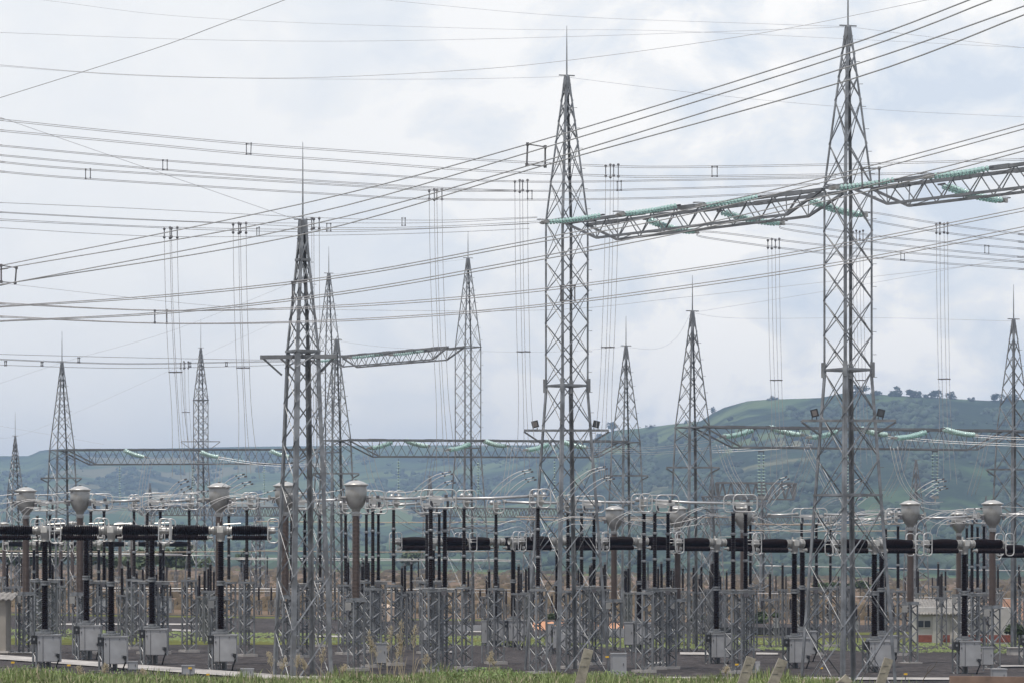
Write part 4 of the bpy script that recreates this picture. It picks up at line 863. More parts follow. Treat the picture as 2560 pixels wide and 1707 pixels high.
MIDS = [((961, 883, 240), (876, 894, 239), 'small green string along the short distant gantry, left one'), ((1062, 876, 236), (979, 887, 235), 'small green string along the short distant gantry, right one'), ((840, 898, 240), (783, 902, 239), 'small green string just left of the half hidden towers')]
for a, b, lab in MIDS: string_obj(P(*a), P(*b), .05, lab, GLASS, 'small green strings of the short distant gantry', dbl=.25)
def low_label(side, i, n, where): return f"{['leftmost', 'middle', 'rightmost'][i]} {'pale green' if side > 0 else 'green'} glass string sloping {'right' if side > 0 else 'left'} from the {where} low gantry"
LOWS = [('left', 1, 228, [((308, 1123), (361, 1141)), ((499, 1127), (546, 1141)), ((674, 1124), (722, 1140))]),
        ('middle', 1, 205, [((1010, 1098), (1069, 1114)), ((1208, 1100), (1266, 1114)), ((1403, 1101), (1464, 1117))]), ('middle', -1, 205, [((981, 1103), (924, 1119)), ((1176, 1107), (1122, 1123)), ((1372, 1108), (1314, 1124))]),
        ('right', 1, 178, [((1920, 1065), (2003, 1086)), ((2146, 1068), (2218, 1086)), ((2357, 1070), (2437, 1086))]), ('right', -1, 178, [((1883, 1073), (1808, 1090)), ((2095, 1076), (2023, 1092)), ((2317, 1078), (2236, 1094))])]
for where, side, d, L_ in LOWS:
    for i, (a, b) in enumerate(L_): string_obj(P(*a, d), P(*b, d + side * 1.2), .09, low_label(side, i, len(L_), where), GLASSW if side > 0 else GLASS, 'strings of the low gantries', dbl=.26, rad=.145, pitch=.15)
VS = [(299, 1164, 1252, 228), (482, 1166, 1252, 229), (660, 1160, 1252, 230), (996, 1146, 1232, 204), (1195, 1150, 1240, 206), (1386, 1146, 1238, 208), (1903, 1128, 1242, 178), (2124, 1130, 1244, 179), (2337, 1128, 1242, 180)]
for i, (px, y0, y1, d) in enumerate(VS):
    string_obj(P(px, y0, d), P(px + 1, y1, d), 0, f"{'double' if i > 5 else 'single'} pale green string hanging straight down, {ordw(i, len(VS))} of the vertical ones", GLASSW, 'vertical strings under the low gantries', dbl=.26 if i > 5 else 0, ndir=(1, .2, 0), pitch=.17, rad=.12)

# ---------------- conductors ----------------
def extend(L_, e=900):
    # carry spans that leave the picture on to where they would go
    L_ = list(L_)
    if L_[-1][0] >= 2600:
        a, b = L_[-2], L_[-1]; k = e / max(1, b[0] - a[0]); L_.append((b[0] + e, b[1] + (b[1] - a[1]) * k * .9) + tuple(b[2:]))
    if L_[0][0] <= -40:
        a, b = L_[1], L_[0]; k = e / max(1, a[0] - b[0]); L_.insert(0, (b[0] - e, b[1] + (b[1] - a[1]) * k * .9) + tuple(b[2:]))
    return L_
def spacer(mb, pts4, r):
    for a, b in ((0, 1), (1, 3), (3, 2), (2, 0)): mb.bar(pts4[a], pts4[b], r * 2.2, r * 1.6)
    for p in pts4: mb.bar(p - Vector((r * 2.2, 0, 0)), p + Vector((r * 2.2, 0, 0)), r * 4.4, r * 4.4)
def bundle(lines, dfun, r, label, cat='power line', name='power_line', group=None, spacers=(), m=WIRE, seg=6):
    """lines: outlines of every conductor; dfun: distance along the span"""
    o0 = P(lines[0][0][0], lines[0][0][1], dfun(lines[0][0][0])); t = thing(name, o0, label, cat, group)
    lines = [extend(L_) for L_ in lines]
    for L_ in lines:
        off = L_[0][2] if len(L_[0]) > 2 else 0
        pts = [P(q[0], q[1], dfun(q[0]) + off) - o0 for q in L_]
        mb = MB().use(m); mb.path(smooth_path(pts, seg), r, 5); obj('conductor', mb, t)
    for sp in spacers:
        mb = MB().use(CAST); q = [P(x, y, dfun(x) + (.3 if k % 2 else 0)) - o0 for k, (x, y) in enumerate(sp)]; spacer(mb, q, r * 1.05); obj('spacer', mb, t)
    return t
def lin(x0, d0, x1, d1): return lambda x: d0 + (d1 - d0) * (x - x0) / (x1 - x0)
fd = lin(0, 92, 2560, 62)
K = 1.0884
bundle([[(-60, 678), (0, 665), (751, 511), (1317, 362), (2068, 131), (2425, 0), (2620, -78)], [(-60, 684), (38, 667), (751, 541), (1361, 370), (2122, 134), (2480, 0), (2640, -62)],
        [(-60, 725), (0, 713), (751, 568), (1317, 416), (2117, 169), (2560, 16), (2660, -22)], [(-60, 719), (38, 706), (751, 588), (1361, 414), (2122, 201), (2560, 38), (2660, 2)]],
       fd, .016, 'nearest thick four wire bundle climbing from the left edge to the top right corner', spacers=[[(1319, 361), (1363, 368), (1317, 412), (1363, 416)], [(3, 664), (41, 670), (3, 705), (38, 708)]], group='near quad wire bundles')
bundle([[(-60, 771), (0, 766), (417, 737), (853, 688), (1280, 610), (1706, 527), (2150, 422), (2560, 311), (2660, 280)], [(-60, 773), (0, 768), (417, 742), (853, 694), (1280, 618), (1706, 540), (2198, 421), (2560, 323), (2660, 293)],
        [(-60, 806), (0, 802), (417, 780), (853, 730), (1280, 655), (1706, 571), (2150, 470), (2560, 367), (2660, 338)], [(-60, 808), (0, 804), (417, 784), (853, 736), (1280, 663), (1706, 582), (2198, 472), (2560, 378), (2660, 350)]],
       lin(0, 104, 2560, 80), .016, 'second near four wire bundle rising from the left edge over the upper gantry', spacers=[[(731, 706), (766, 703), (731, 745), (766, 742)], [(2154, 422), (2198, 421), (2156, 470), (2198, 470)]], group='near quad wire bundles')
bundle([[(-60, 752), (0, 757), (417, 776), (853, 763), (1280, 730), (1706, 675), (2130, 605), (2560, 520), (2660, 498)], [(-60, 755), (0, 760), (417, 777), (853, 768), (1280, 736), (1706, 681), (2130, 612), (2560, 528), (2660, 506)],
        [(-60, 786), (0, 790), (417, 808), (853, 799), (1280, 769), (1706, 715), (2130, 650), (2560, 567), (2660, 545)], [(-60, 789), (0, 793), (417, 809), (853, 803), (1280, 774), (1706, 722), (2130, 657), (2560, 576), (2660, 554)]],
       lin(0, 118, 2560, 98), .016, 'lowest near four wire bundle sagging at left and passing below the upper gantry', spacers=[[(387, 777), (417, 776), (387, 807), (417, 808)], [(1402, 716), (1437, 715), (1402, 751), (1437, 752)]], group='near quad wire bundles')
gd = lin(0, 122, 2560, 138)
def pair(L_, dy, dx=0): return [[(x, y, 0) for x, y in L_], [(x, y + dy, .4) for x, y in L_]]
bundle(pair([(-60, 293), (0, 298), (310, 330), (627, 359), (853, 375), (1180, 397), (1500, 413), (1706, 416), (2130, 409), (2560, 397), (2620, 394)], 4) + pair([(-60, 320), (0, 325), (310, 354), (627, 384), (853, 400), (1180, 424), (1515, 438), (1706, 440), (2318, 432)], 4), gd, .012,
       'topmost far quad bundle drifting down from the upper left edge toward the right', spacers=[[(616, 360), (628, 359), (616, 386), (627, 385)], [(1780, 417), (1793, 417), (1780, 441), (1793, 441)]], group='far quad bundles from the left')
bundle(pair([(-60, 357), (0, 363), (418, 401), (853, 431), (1286, 453), (1706, 449), (2090, 442)], 3) + pair([(-60, 381), (0, 387), (418, 424), (853, 455), (1300, 476), (1706, 470), (2050, 459)], 3), gd, .012,
       'second far quad bundle from the top drifting down from the left edge', spacers=[[(407, 401), (418, 401), (407, 425), (418, 424)], [(1543, 455), (1553, 454), (1543, 477), (1553, 476)]], group='far quad bundles from the left')
bundle(pair([(-60, 399), (0, 404), (216, 423), (853, 462), (1100, 475), (1320, 476)], 3) + pair([(-60, 423), (0, 428), (216, 446), (853, 486), (1090, 497), (1400, 498), (1706, 492), (1990, 479)], 3), gd, .012,
       'third far quad bundle from the top drifting down from the left edge', spacers=[[(214, 424), (226, 423), (214, 447), (226, 446)], [(1319, 477), (1330, 477), (1319, 498), (1330, 498)]], group='far quad bundles from the left')
bundle([[(-60, 503), (0, 507), (300, 520), (574, 534), (853, 547), (1100, 551), (1343, 543)], [(-60, 526), (0, 530), (300, 546), (574, 557), (853, 558), (1100, 557), (1343, 545)], [(-60, 527), (0, 532), (300, 548), (574, 559), (853, 570), (1100, 566), (1350, 553)],
        [(-60, 549), (0, 552), (300, 566), (574, 577), (853, 580), (1100, 571), (1350, 557)], [(-60, 565), (0, 570), (417, 592), (853, 588), (1100, 582), (1323, 572)], [(-60, 545), (0, 548), (417, 568), (853, 575), (1100, 570), (1323, 560)]], lin(0, 124, 1400, 137), .011,
       'group of far wires ending at the insulator tip left of the middle tower', spacers=[[(642, 571), (648, 569), (642, 591), (648, 590)], [(1005, 546), (1013, 546), (1005, 564), (1013, 564)], [(817, 560), (827, 560), (817, 578), (827, 578)]], group='far quad bundles from the left')
for i, (L1, L2, sp, lab) in enumerate([([(1743, 578), (1811, 582), (2060, 612), (2330, 636), (2560, 654), (2640, 660)], [(1743, 582), (1777, 595), (2060, 632), (2330, 655), (2560, 672), (2640, 678)], [(2252, 633), (2261, 634), (2252, 650), (2261, 651)], 'lowest twin wires falling away to the right from the descending strings'),
                                      ([(1951, 560), (2000, 562), (2200, 590), (2400, 608), (2560, 621), (2640, 628)], [(1951, 563), (1975, 574), (2200, 606), (2400, 628), (2560, 642), (2640, 648)], [(2462, 614), (2472, 615), (2462, 633), (2472, 634)], 'middle twin wires falling away to the right from the tallest tower'),
                                      ([(2158, 538), (2184, 531), (2340, 557), (2560, 585), (2640, 593)], [(2158, 541), (2184, 552), (2340, 578), (2560, 604), (2640, 612)], None, 'topmost twin wires falling away to the right from the tallest tower')]):
    bundle(pair(L1, 3) + pair(L2, 3), lin(1743, 140, 2560, 165), .012, lab, spacers=[sp] if sp else (), group='wires falling away to the right')
bundle(pair([(-60, 883), (0, 885), (316, 893), (640, 899), (785, 899)], 0.1)[:1] + pair([(-60, 895), (0, 897), (316, 908), (640, 903), (785, 902)], 2) + pair([(-60, 910), (0, 912), (316, 920), (640, 914), (785, 906)], .1)[:1], lin(0, 205, 800, 236), .018,
       'low flat wires crossing the left towers tops toward the short distant gantry', spacers=[[(195, 894), (199, 894), (195, 905), (199, 905)], [(12, 903), (16, 903), (12, 913), (16, 913)], [(103, 905), (107, 905), (103, 914), (107, 914)], [(473, 906), (477, 906), (473, 916), (477, 916)], [(564, 905), (568, 905), (564, 915), (568, 915)]])
for (x0, x1, yl, d0, d1, lab) in [(722, 924, (1140, 1172, 1175, 1140), 225, 205, 'thin wires sagging behind the nearest tower at low gantry height'), (1069, 1122, (1114, 1120, 1122, 1123), 206, 206, 'short wires between the strings of the middle low gantry'),
                        (1464, 1808, (1117, 1128, 1120, 1092), 205, 178, 'wires linking the middle low gantry to the right low gantry, upper pair'), (1464, 1808, (1126, 1138, 1134, 1112), 205, 178, 'wires linking the middle low gantry to the right low gantry, lower pair'),
                        (1266, 1314, (1114, 1119, 1121, 1124), 206, 206, 'short wires left of the middle tower at low gantry height'), (2437, 2640, (1086, 1092, 1094, 1096), 178, 176, 'wires leaving the rightmost low gantry string, upper pair'), (2220, 2640, (1090, 1104, 1110, 1112), 178, 176, 'wires below the rightmost strings leaving right, lower pair'),
                        (361, 640, (1141, 1152, 1156, 1158), 228, 230, 'wires from the leftmost low gantry string to the nearest tower'), (546, 800, (1141, 1160, 1166, 1160), 228, 226, 'wires from the second low gantry string at left passing the nearest tower'), (1780, 2030, (1126, 1122, 1118, 1110), 180, 178, 'pale wires left of the tallest tower below the low gantry')]:
    Lp = [(lerp(x0, x1, k / 3), yl[k]) for k in range(4)]; bundle(pair([(x_, lerp(lerp(yl[0], yl[3], j_ / 3), y_, .55)) for j_, (x_, y_) in enumerate(Lp)], 5), lin(x0, d0, x1, d1), .009, lab, m=WIREL, group='wires at low gantry height')
# thin shield wires
def shield(pts, d0, d1, label, r=.006):
    pts3 = [P(x, y, lerp(d0, d1, i / (len(pts) - 1))) for i, (x, y) in enumerate(pts)]
    if pts[0][0] <= -40 or pts[0][1] < 0: pts3.insert(0, pts3[0] + (pts3[0] - pts3[1]).normalized() * 14)
    if pts[-1][0] >= 2560 or pts[-1][1] < 0: pts3.append(pts3[-1] + (pts3[-1] - pts3[-2]).normalized() * 14)
    o0 = pts3[0].copy(); mb = MB().use(WIRE); mb.path(smooth_path([p - o0 for p in pts3], 8), r, 4)
    o = obj('shield_wire', mb); o.location = o0; tag(o, label, 'wire', 'thin shield wires in the sky')
shield([(-40, 258), (0, 245), (370, 128), (550, 62), (713, 0), (760, -18)], 90, 84, 'dark thin wire crossing the upper left corner', .010)
shield([(-40, 82), (0, 82), (500, 100), (947, 103), (1500, 90), (2118, 68)], 120, 128, 'faint thin wire at the very top reaching the tallest tower peak')
shield([(-40, 160), (0, 163), (300, 186), (700, 196), (1100, 180), (1417, 152), (1900, 84), (2320, 0), (2400, -20)], 118, 105, 'thin wire sagging across the upper left and rising to the top edge at right', .008)
shield([(0, 166), (350, 190), (760, 198), (1150, 198), (1417, 192)], 130, 142, 'thin wire reaching the middle tower peak from the left')
shield([(60, -5), (500, 45), (1230, 73), (1700, 79), (2560, 120)], 150, 150, 'very faint wire close to the top edge')
shield([(900, -5), (1400, 40), (1900, 60), (2110, 67)], 150, 129, 'faint wire from the top edge to the tallest tower peak')
shield([(-40, 280), (0, 294), (350, 415), (697, 535), (752, 551)], 118, 130, 'thin wire sloping down to the nearest tower peak', .008)
shield([(1420, 194), (1800, 240), (2200, 275), (2600, 295)], 142, 150, 'faint wire leaving the middle tower peak rightwards')
shield([(2124, 68), (2300, 90), (2600, 125)], 128, 120, 'faint wire leaving the tallest tower peak rightwards')
shield([(-40, 704), (0, 708), (536, 765), (853, 775), (1375, 775), (1706, 744), (2200, 690), (2600, 645)], 150, 165, 'thin wire sagging across the whole picture below the near bundles', .008)
shield([(1735, 783), (1850, 796), (2200, 795), (2530, 803)], 175, 182, 'faint wire between the two right low towers peaks')
shield([(1727, 783), (1690, 845), (1640, 872), (1569, 868)], 175, 210, 'short sagging wire between the peaks of the two low towers by the hill')
shield([(1560, 867), (1350, 880), (1000, 870), (845, 852)], 210, 202, 'faint wire from the low tower peaks to behind the nearest tower')
shield([(1735, 781), (2100, 722), (2560, 640), (2640, 625)], 175, 150, 'faint rising wire right of the low tower by the hill')
shield([(1170, 648), (1000, 668), (830, 686)], 232, 246, 'faint wire between the slender and half hidden tower peaks')
shield([(-40, 970), (0, 958), (155, 906), (420, 830), (700, 720), (757, 690)], 229, 170, 'faint diagonal wire rising from the left edge past the left tower peak')
shield([(-40, 1090), (38, 1091), (180, 1035), (420, 928), (700, 800)], 375, 240, 'faint diagonal wire rising from the small far left tower')
shield([(-40, 1057), (120, 1085), (260, 1110)], 300, 300, 'faint wire at far left above the hills')

# ---- drop wires ----
def dropper(xt, ytop, ycl, xb, yb, d, label, bar=None, n4=True, r=.011, wsp=.40):
    """four wires hanging from an overhead bundle: top clamp height, first clamp, foot"""
    o0 = P(xt, ytop, d); t = thing('drop_wires', o0, label, 'drop wires', 'groups of vertical drop wires'); s = F / d; mb2 = MB().use(CAST)
    offs = [(-.31, -.07), (-.07, .31), (.07, -.31), (.31, .07)]
    for k, (ox, oy) in enumerate(offs):
        o_ = Vector((ox, oy, 0)) * (wsp / .45); yt_ = (ytop, ytop - 5, ytop, ytop - 4)[k]
        a = P(xt, yt_, d) - o0 + o_; pts = [a, P(xt, ycl, d) - o0 + o_]
        for f in (.25, .5, .75): pts.append(P(lerp(xt, xb, f ** 1.7), lerp(ycl, yb, f), d) - o0 + o_)
        pts.append(P(xb + (k - 1.5) * 5, yb + (k % 2) * 10, d) - o0 + o_ * 1.2)
        mb = MB().use(WIRE); mb.path(smooth_path(pts, 4), r, 5); obj('conductor', mb, t)
        mb2.bar(pts[0], pts[1], .035); 
        for e in pts[:2]: mb2.lathe([(.03, -.06), (.058, -.025), (.058, .025), (.03, .06)], e, n=6)
    obj('clamps', mb2, t)
    if bar:
        f = (bar - ycl) / (yb - ycl); c = P(lerp(xt, xb, f ** 1.7), bar, d) - o0; mb = MB().use(CAST); mb.bar(c + Vector((-.34 * wsp / .45, 0, 0)), c + Vector((.34 * wsp / .45, 0, 0)), .05, .05); mb.bar(c + Vector((-.1, .3, 0)), c + Vector((.1, -.3, 0)), .04, .04); obj('spacer', mb, t)
for a in [(427, 573, 594, 458, 1190, 139, 'four drop wires left of the distant cross arm tower at left', 930), (599, 562, 582, 622, 1185, 139, 'four drop wires right of the distant cross arm tower, left of the nearest tower', 919),
          (782, 550, 572, 790, 1180, 139, 'four drop wires directly behind the nearest tower', None), (1089, 478, 498, 1118, 1182, 139, 'four drop wires left of the slender tall tower', None),
          (1303, 455, 478, 1318, 1180, 139, 'four drop wires close left of the middle tower', 879), (1530, 416, 441, 1503, 1180, 139, 'four drop wires close right of the middle tower', 868),
          (1934, 602, 620, 1950, 1190, 152, 'four drop wires left of the tallest tower', 950), (2355, 562, 583, 2368, 1200, 152, 'four drop wires right of the tallest tower over the hill', 947)]:
    dropper(*a)
dropper(461, 908, 920, 478, 1190, 236, 'small far group of drop wires just left of the distant cross arm tower', 1030)
dropper(2145, 581, 600, 2160, 1160, 170, 'thin drop wires seen through the tallest tower', 950)
def wires(paths, d, label, r=.014, m=WIREL, name='jumper_cable', cat='jumper', group='curved jumper cables', clamps=True, dd=.12):
    o0 = P(paths[0][0][0], paths[0][0][1], d); t = thing(name, o0, label, cat, group)
    for k, L_ in enumerate(paths):
        pts = [P(x, y, d + k * dd) - o0 for x, y in L_]; mb = MB().use(m, True); mb.path(smooth_path(pts, 6), r, 6); obj('cable', mb, t)
    if clamps:
        mb = MB().use(CAST)
        for k, L_ in enumerate(paths):
            p = P(*L_[-1], d + k * dd) - o0; q = P(*L_[-2], d + k * dd) - o0; u = (q - p).normalized(); mb.bar(p, p + u * .12, .07, .07); mb.bar(p + u * .34, p + u * .42, .06, .06)
        obj('clamps', mb, t)
def fan(x0, y0, x1, y1, n=2, rise=.5, sep=12, sx=9):
    """curves that climb from (x0,y0) and bend over toward (x1,y1)"""
    return [[(x0 + k * sx * 1.3, y0 + k * 2), (lerp(x0, x1, .30) + k * sx, lerp(y0, y1, rise) + k * sep * .6), (lerp(x0, x1, .65) + k * sx, lerp(y0, y1, .86) + k * sep * .4), (x1 + k * sx * .6, y1 + k * sep * .45)] for k in range(n)]
fans = [(400, 1262, 467, 1196, 139, 'pair of jumper cables rising rightwards left of the third current transformer, upper'), (425, 1266, 474, 1214, 139, 'pair of jumper cables left of the third current transformer, lower'),
        (552, 1218, 612, 1184, 139, 'jumper pair rising just right of the third current transformer head, upper'), (572, 1228, 628, 1203, 139, 'jumper pair right of the third current transformer head, lower'),
        (1020, 1240, 1128, 1178, 139, 'jumper pair rising left of the wide ringed disconnector, upper'), (1070, 1238, 1134, 1200, 139, 'jumper pair over the wide ringed disconnector, lower'),
        (1220, 1240, 1328, 1172, 139, 'jumper pair rising at the left leg of the middle tower, upper'), (1262, 1240, 1336, 1192, 139, 'jumper pair rising at the left leg of the middle tower, lower'),
        (1400, 1240, 1514, 1165, 139, 'jumper pair rising at the right leg of the middle tower, upper'), (1450, 1236, 1532, 1190, 139, 'jumper pair rising at the right leg of the middle tower, lower'),
        (1908, 1248, 1968, 1190, 150, 'jumper pair rising left of the tallest tower, upper'), (1915, 1262, 1974, 1210, 150, 'jumper pair rising left of the tallest tower, lower'),
        (2105, 1228, 2150, 1196, 150, 'jumper pair seen inside the tallest tower feet'), (2290, 1228, 2361, 1196, 148, 'jumper pair rising above the clear right transformer, upper'), (2312, 1240, 2365, 1214, 148, 'jumper pair rising above the clear right transformer, lower'),
        (2130, 1262, 2180, 1232, 165, 'small jumper pair between the tallest tower legs')]
for x0, y0, x1, y1, d, lab in fans: wires(fan(x0, y0, x1, y1), d, lab, r=.017)
arcs = [(8, 1310, 78, 1248, 4, 'fan of curved cables over the leftmost current transformer'), (335, 1300, 430, 1238, 4, 'fan of four curved cables rising from the fourth breaker from the left'), (508, 1298, 600, 1236, 4, 'fan of four curved cables in front of the third current transformer'),
        (690, 1262, 745, 1232, 3, 'curved cables passing the half hidden current transformer'), (1374, 1330, 1442, 1290, 3, 'curved cables in front of the middle tower above its breaker'), (1528, 1330, 1588, 1278, 4, 'four curved cables in front of the shaded far transformer'),
        (1692, 1332, 1775, 1266, 4, 'four curved cables right of the low tower by the hill'), (2098, 1332, 2190, 1274, 4, 'four curved cables across the tallest tower feet'), (2298, 1335, 2380, 1276, 4, 'four curved cables right of the clear right transformer'), (2510, 1330, 2580, 1274, 4, 'four curved cables at the right edge'),
        (930, 1285, 985, 1270, 2, 'short curved cables right of the brightest transformer')]
for i, (x0, y0, x1, y1, n, lab) in enumerate(arcs):
    ps = [[(x0 - 8 + k * 17, y0 + (k // 2) * 6), (x0 - 2 + k * 17, lerp(y0, y1, .5) + (k // 2) * 12), (lerp(x0, x1, .45) + (k % 2) * 12 + (k // 2) * 20, lerp(y0, y1, .86) + (k // 2) * 17), (x1 - 6 + (k % 2) * 10, y1 + (k // 2) * 19 + (k % 2) * 3), (x1 + 42 + (k % 2) * 6, y1 + 2 + (k // 2) * 20 + (k % 2) * 4)] for k in range(n)]
    wires(ps, 134 if x0 < 700 else 140, lab, r=.013, clamps=False)
# near-horizontal cables strung between transformer heads
spans = [([[(-20, 1240), (20, 1236), (55, 1232)], [(-20, 1262), (20, 1256), (55, 1252)]], 138, 'short cables entering the leftmost transformer head from the left edge'), ([[(85, 1236), (135, 1234), (183, 1229)], [(85, 1258), (135, 1256), (183, 1250)]], 150, 'cables strung between the first and second transformer heads'),
         ([[(222, 1231), (300, 1242), (400, 1238), (525, 1226)], [(222, 1247), (300, 1266), (400, 1264), (525, 1252)]], 146, 'sagging cables strung between the second and third transformer heads'), ([[(572, 1228), (630, 1238), (690, 1224)], [(572, 1250), (630, 1258), (690, 1246)]], 142, 'sagging cables between the third transformer and the half hidden one'),
         ([[(735, 1228), (800, 1232), (862, 1222)], [(735, 1250), (800, 1254), (862, 1244)]], 142, 'cables passing through the nearest tower to the brightest transformer'), ([[(916, 1223), (990, 1231), (1062, 1224)], [(916, 1243), (990, 1257), (1062, 1248)]], 139, 'sagging cables from the brightest transformer to the wide ringed disconnector'),
         ([[(2302, 1266), (2353, 1275), (2456, 1270)], [(2302, 1290), (2360, 1310), (2456, 1292)]], 155, 'sagging cables between the two right transformer heads'), ([[(1890, 1290), (2000, 1325), (2120, 1300), (2250, 1272)], [(1890, 1310), (2000, 1330), (2150, 1310), (2250, 1288)]], 158, 'cables sagging behind the tallest tower toward the clear right transformer'),
         ([[(985, 1282), (1050, 1320), (1130, 1308), (1200, 1290)], [(990, 1300), (1060, 1334), (1140, 1320), (1210, 1305)]], 165, 'thin dark loops hanging behind the wide ringed disconnector'), ([[(1165, 1285), (1230, 1312), (1300, 1300), (1345, 1350)], [(1160, 1300), (1225, 1330), (1300, 1316), (1330, 1350)]], 160, 'thin loops hanging behind the single post left of the middle tower'),
         ([[(1540, 1260), (1640, 1310), (1760, 1290)], [(1560, 1300), (1650, 1322), (1770, 1306)]], 160, 'thin loops behind the disconnector right of centre'), ([[(2500, 1265), (2560, 1268), (2620, 1270)], [(2500, 1288), (2560, 1290), (2620, 1292)]], 150, 'cables leaving the rightmost transformer to the right')]
for i, (ps, d, lab) in enumerate(spans): wires(ps, d, lab, r=.016, m=WIRE if 'dark' in lab else WIREL, clamps=True, name='strung_cable', cat='cable', group='cables strung between the equipment')
# slanting droppers below the low gantries
slants = [([(361, 1142), (352, 1190), (342, 1260)], 4, 7, 228, 'four slanting wires below the leftmost low gantry string'), ([(546, 1142), (540, 1180), (533, 1255)], 3, 8, 228, 'slanting wires below the second low gantry string at left'),
          ([(1075, 1116), (1066, 1170), (1052, 1235)], 3, 9, 205, 'slanting dark wires below the first middle gantry string'), ([(1270, 1116), (1262, 1180), (1250, 1240)], 3, 9, 205, 'slanting wires below the second middle gantry string'), ([(905, 1120), (920, 1190), (945, 1250)], 3, 13, 205, 'pale slanting wires right of the nearest tower'),
          ([(2016, 1090), (2000, 1160), (1970, 1240)], 4, 9, 178, 'dark slanting wires left of the tallest tower legs'), ([(2252, 1092), (2232, 1180), (2200, 1240)], 4, 9, 178, 'dark slanting wires right of the tallest tower legs'), ([(2455, 1090), (2440, 1160), (2418, 1235)], 3, 10, 178, 'dark slanting wires at the right below the rightmost string'),
          ([(2225, 1115), (2248, 1200), (2290, 1250), (2340, 1254)], 3, 9, 170, 'pale wires curling down above the clear right transformer'), ([(1790, 1110), (1815, 1180), (1850, 1232)], 4, 9, 175, 'fan of pale slanting wires right of the low tower by the hill'), ([(1500, 1165), (1508, 1210), (1560, 1260)], 4, 6, 145, 'dark wires drooping right of the middle tower'), ([(2010, 1120), (2045, 1190), (2070, 1240)], 3, 8, 176, 'pale slanting wires at the left leg of the tallest tower')]
for L_, n, dx, d, lab in slants: wires([[(x + k * dx, y + (k % 2) * 4) for x, y in L_] for k in range(n)], d, lab, r=.015, m=WIRE if 'dark' in lab else WIREL, clamps=False, name='slanting_wires', cat='wires', group='slanting wires below the low gantries')

rnd = random.Random(9); lx = sorted([rnd.uniform(20, 620) for _ in range(6)] + [rnd.uniform(930, 2520) for _ in range(20)])
for i, x in enumerate(lx):
    y0 = rnd.uniform(1262, 1300); w_ = rnd.uniform(60, 130); dr_ = rnd.uniform(14, 42); n = rnd.choice((2, 2, 3)); up = rnd.random() < .4
    wires([[(x + k * 7, y0 + k * 5), (x + w_ * .35 + k * 5, y0 + (-dr_ if up else dr_) * .8 + k * 5), (x + w_ * .7 + k * 4, y0 + (-dr_ if up else dr_) * .7 + k * 6), (x + w_ + k * 5, y0 + rnd.uniform(-8, 14) + k * 6)] for k in range(n)], rnd.uniform(155, 185),
          f"thin looping cables behind the busbar row, {ordw(i, len(lx))} of the loops", r=.011, m=WIRE if i % 3 else WIREL, clamps=False, name='looping_cable', cat='cable', group='thin looping cables behind the busbars')
# ---------------- buildings and small things ----------------
def kiosk():
    d = dist_of(30, 1634); b_ = base(-40, d); t = thing('kiosk', b_, 'small beige kiosk with grey corrugated roof at the left edge', 'kiosk'); s = F / d
    w0 = 1.35; mb = MB().use(BEIGE); mb.box((0, .9, 1.15), (w0 * 1.0, 1.6, 2.9)); obj('wall', mb, t, (0.35, 0, 0))
    mb = MB().use(CONCW); mb.box((.35, .9, -.0), (1.6, 1.9, .24)); obj('plinth', mb, t)
    mb = MB().use(ROOF); vs = []; n = 40
    for i in range(n + 1):
        x = -.75 + 2.15 * i / n; z = 2.66 + .035 * math.sin(i * 2 * math.pi / 5) - .03 * x
        vs += [(x, -.12, z - .02), (x, 1.9, z + .28), (x, -.12, z - .06), (x, 1.9, z + .24)]
    fs = []
    for i in range(n): a = 4 * i; fs += [(a, a + 4, a + 5, a + 1), (a + 2, a + 3, a + 7, a + 6), (a, a + 2, a + 6, a + 4)]
    mb.add(vs, fs); obj('roof', mb, t); mb = MB().use(BEIGE); mb.box((.3, .1, 2.45), (1.4, .06, .3)); obj('fascia', mb, t)
kiosk()
d = dist_of(2400, 1608); b_ = base(2296, d); s = F / d
t = thing('utility_building', b_, 'low white building with red painted base and grey corrugated roof at the bottom right', 'building'); Wd = 231 / s
mb = MB().use(WHITE); mb.box((Wd / 2, 1.6, 1.05), (Wd, 3.2, 2.4)); obj('wall', mb, t)
mb = MB().use(BRICK); 
for x0, x1 in ((0, .85), (1.5, 2.05), (3.15, 3.5), (3.5, Wd)): mb.box(((x0 + x1) / 2, -.005, .28), (x1 - x0, .03, .46))
obj('painted_base', mb, t)
mb = MB().use(ROOF); n = 90; vs = []
for i in range(n + 1):
    x = -.25 + (Wd * .72 + .3) * i / n; z = .035 * math.sin(i * 2 * math.pi / 4)
    vs += [(x, -.35, z + 1.86), (x, 3.5, z + 2.75), (x, -.35, z + 1.80)]
mb.add(vs, [(3 * i, 3 * i + 3, 3 * i + 4, 3 * i + 1) for i in range(n)] + [(3 * i, 3 * i + 2, 3 * i + 5, 3 * i + 3) for i in range(n)]); obj('roof', mb, t)
for x in (.85, 2.1): 
    mb = MB().use(CONCW if x > 1 else CTDOME); mb.box((x + .32, -.02, .85), (.85 if x > 1 else .55, .05, 1.75)); o = obj('door', mb, t); mb = MB().use(CAST); mb.box((x + .55, -.06, .9), (.04, .03, .12)); obj('handle', mb, o)
mb = MB().use(DARKW); mb.box((.35, -.02, 1.2), (.8, .04, .42)); o = obj('window', mb, t); mb = MB().use(CTDOME); mb.box((.35, -.05, 1.2), (.04, .03, .42)); mb.box((.35, -.05, .98), (.85, .04, .03)); obj('frame', mb, o)
mb = MB().use(BEIGE); 
for x in (1.45, 3.35): mb.box((x, -.35, .9), (.1, .1, 1.9))
obj('pillar', mb, t)
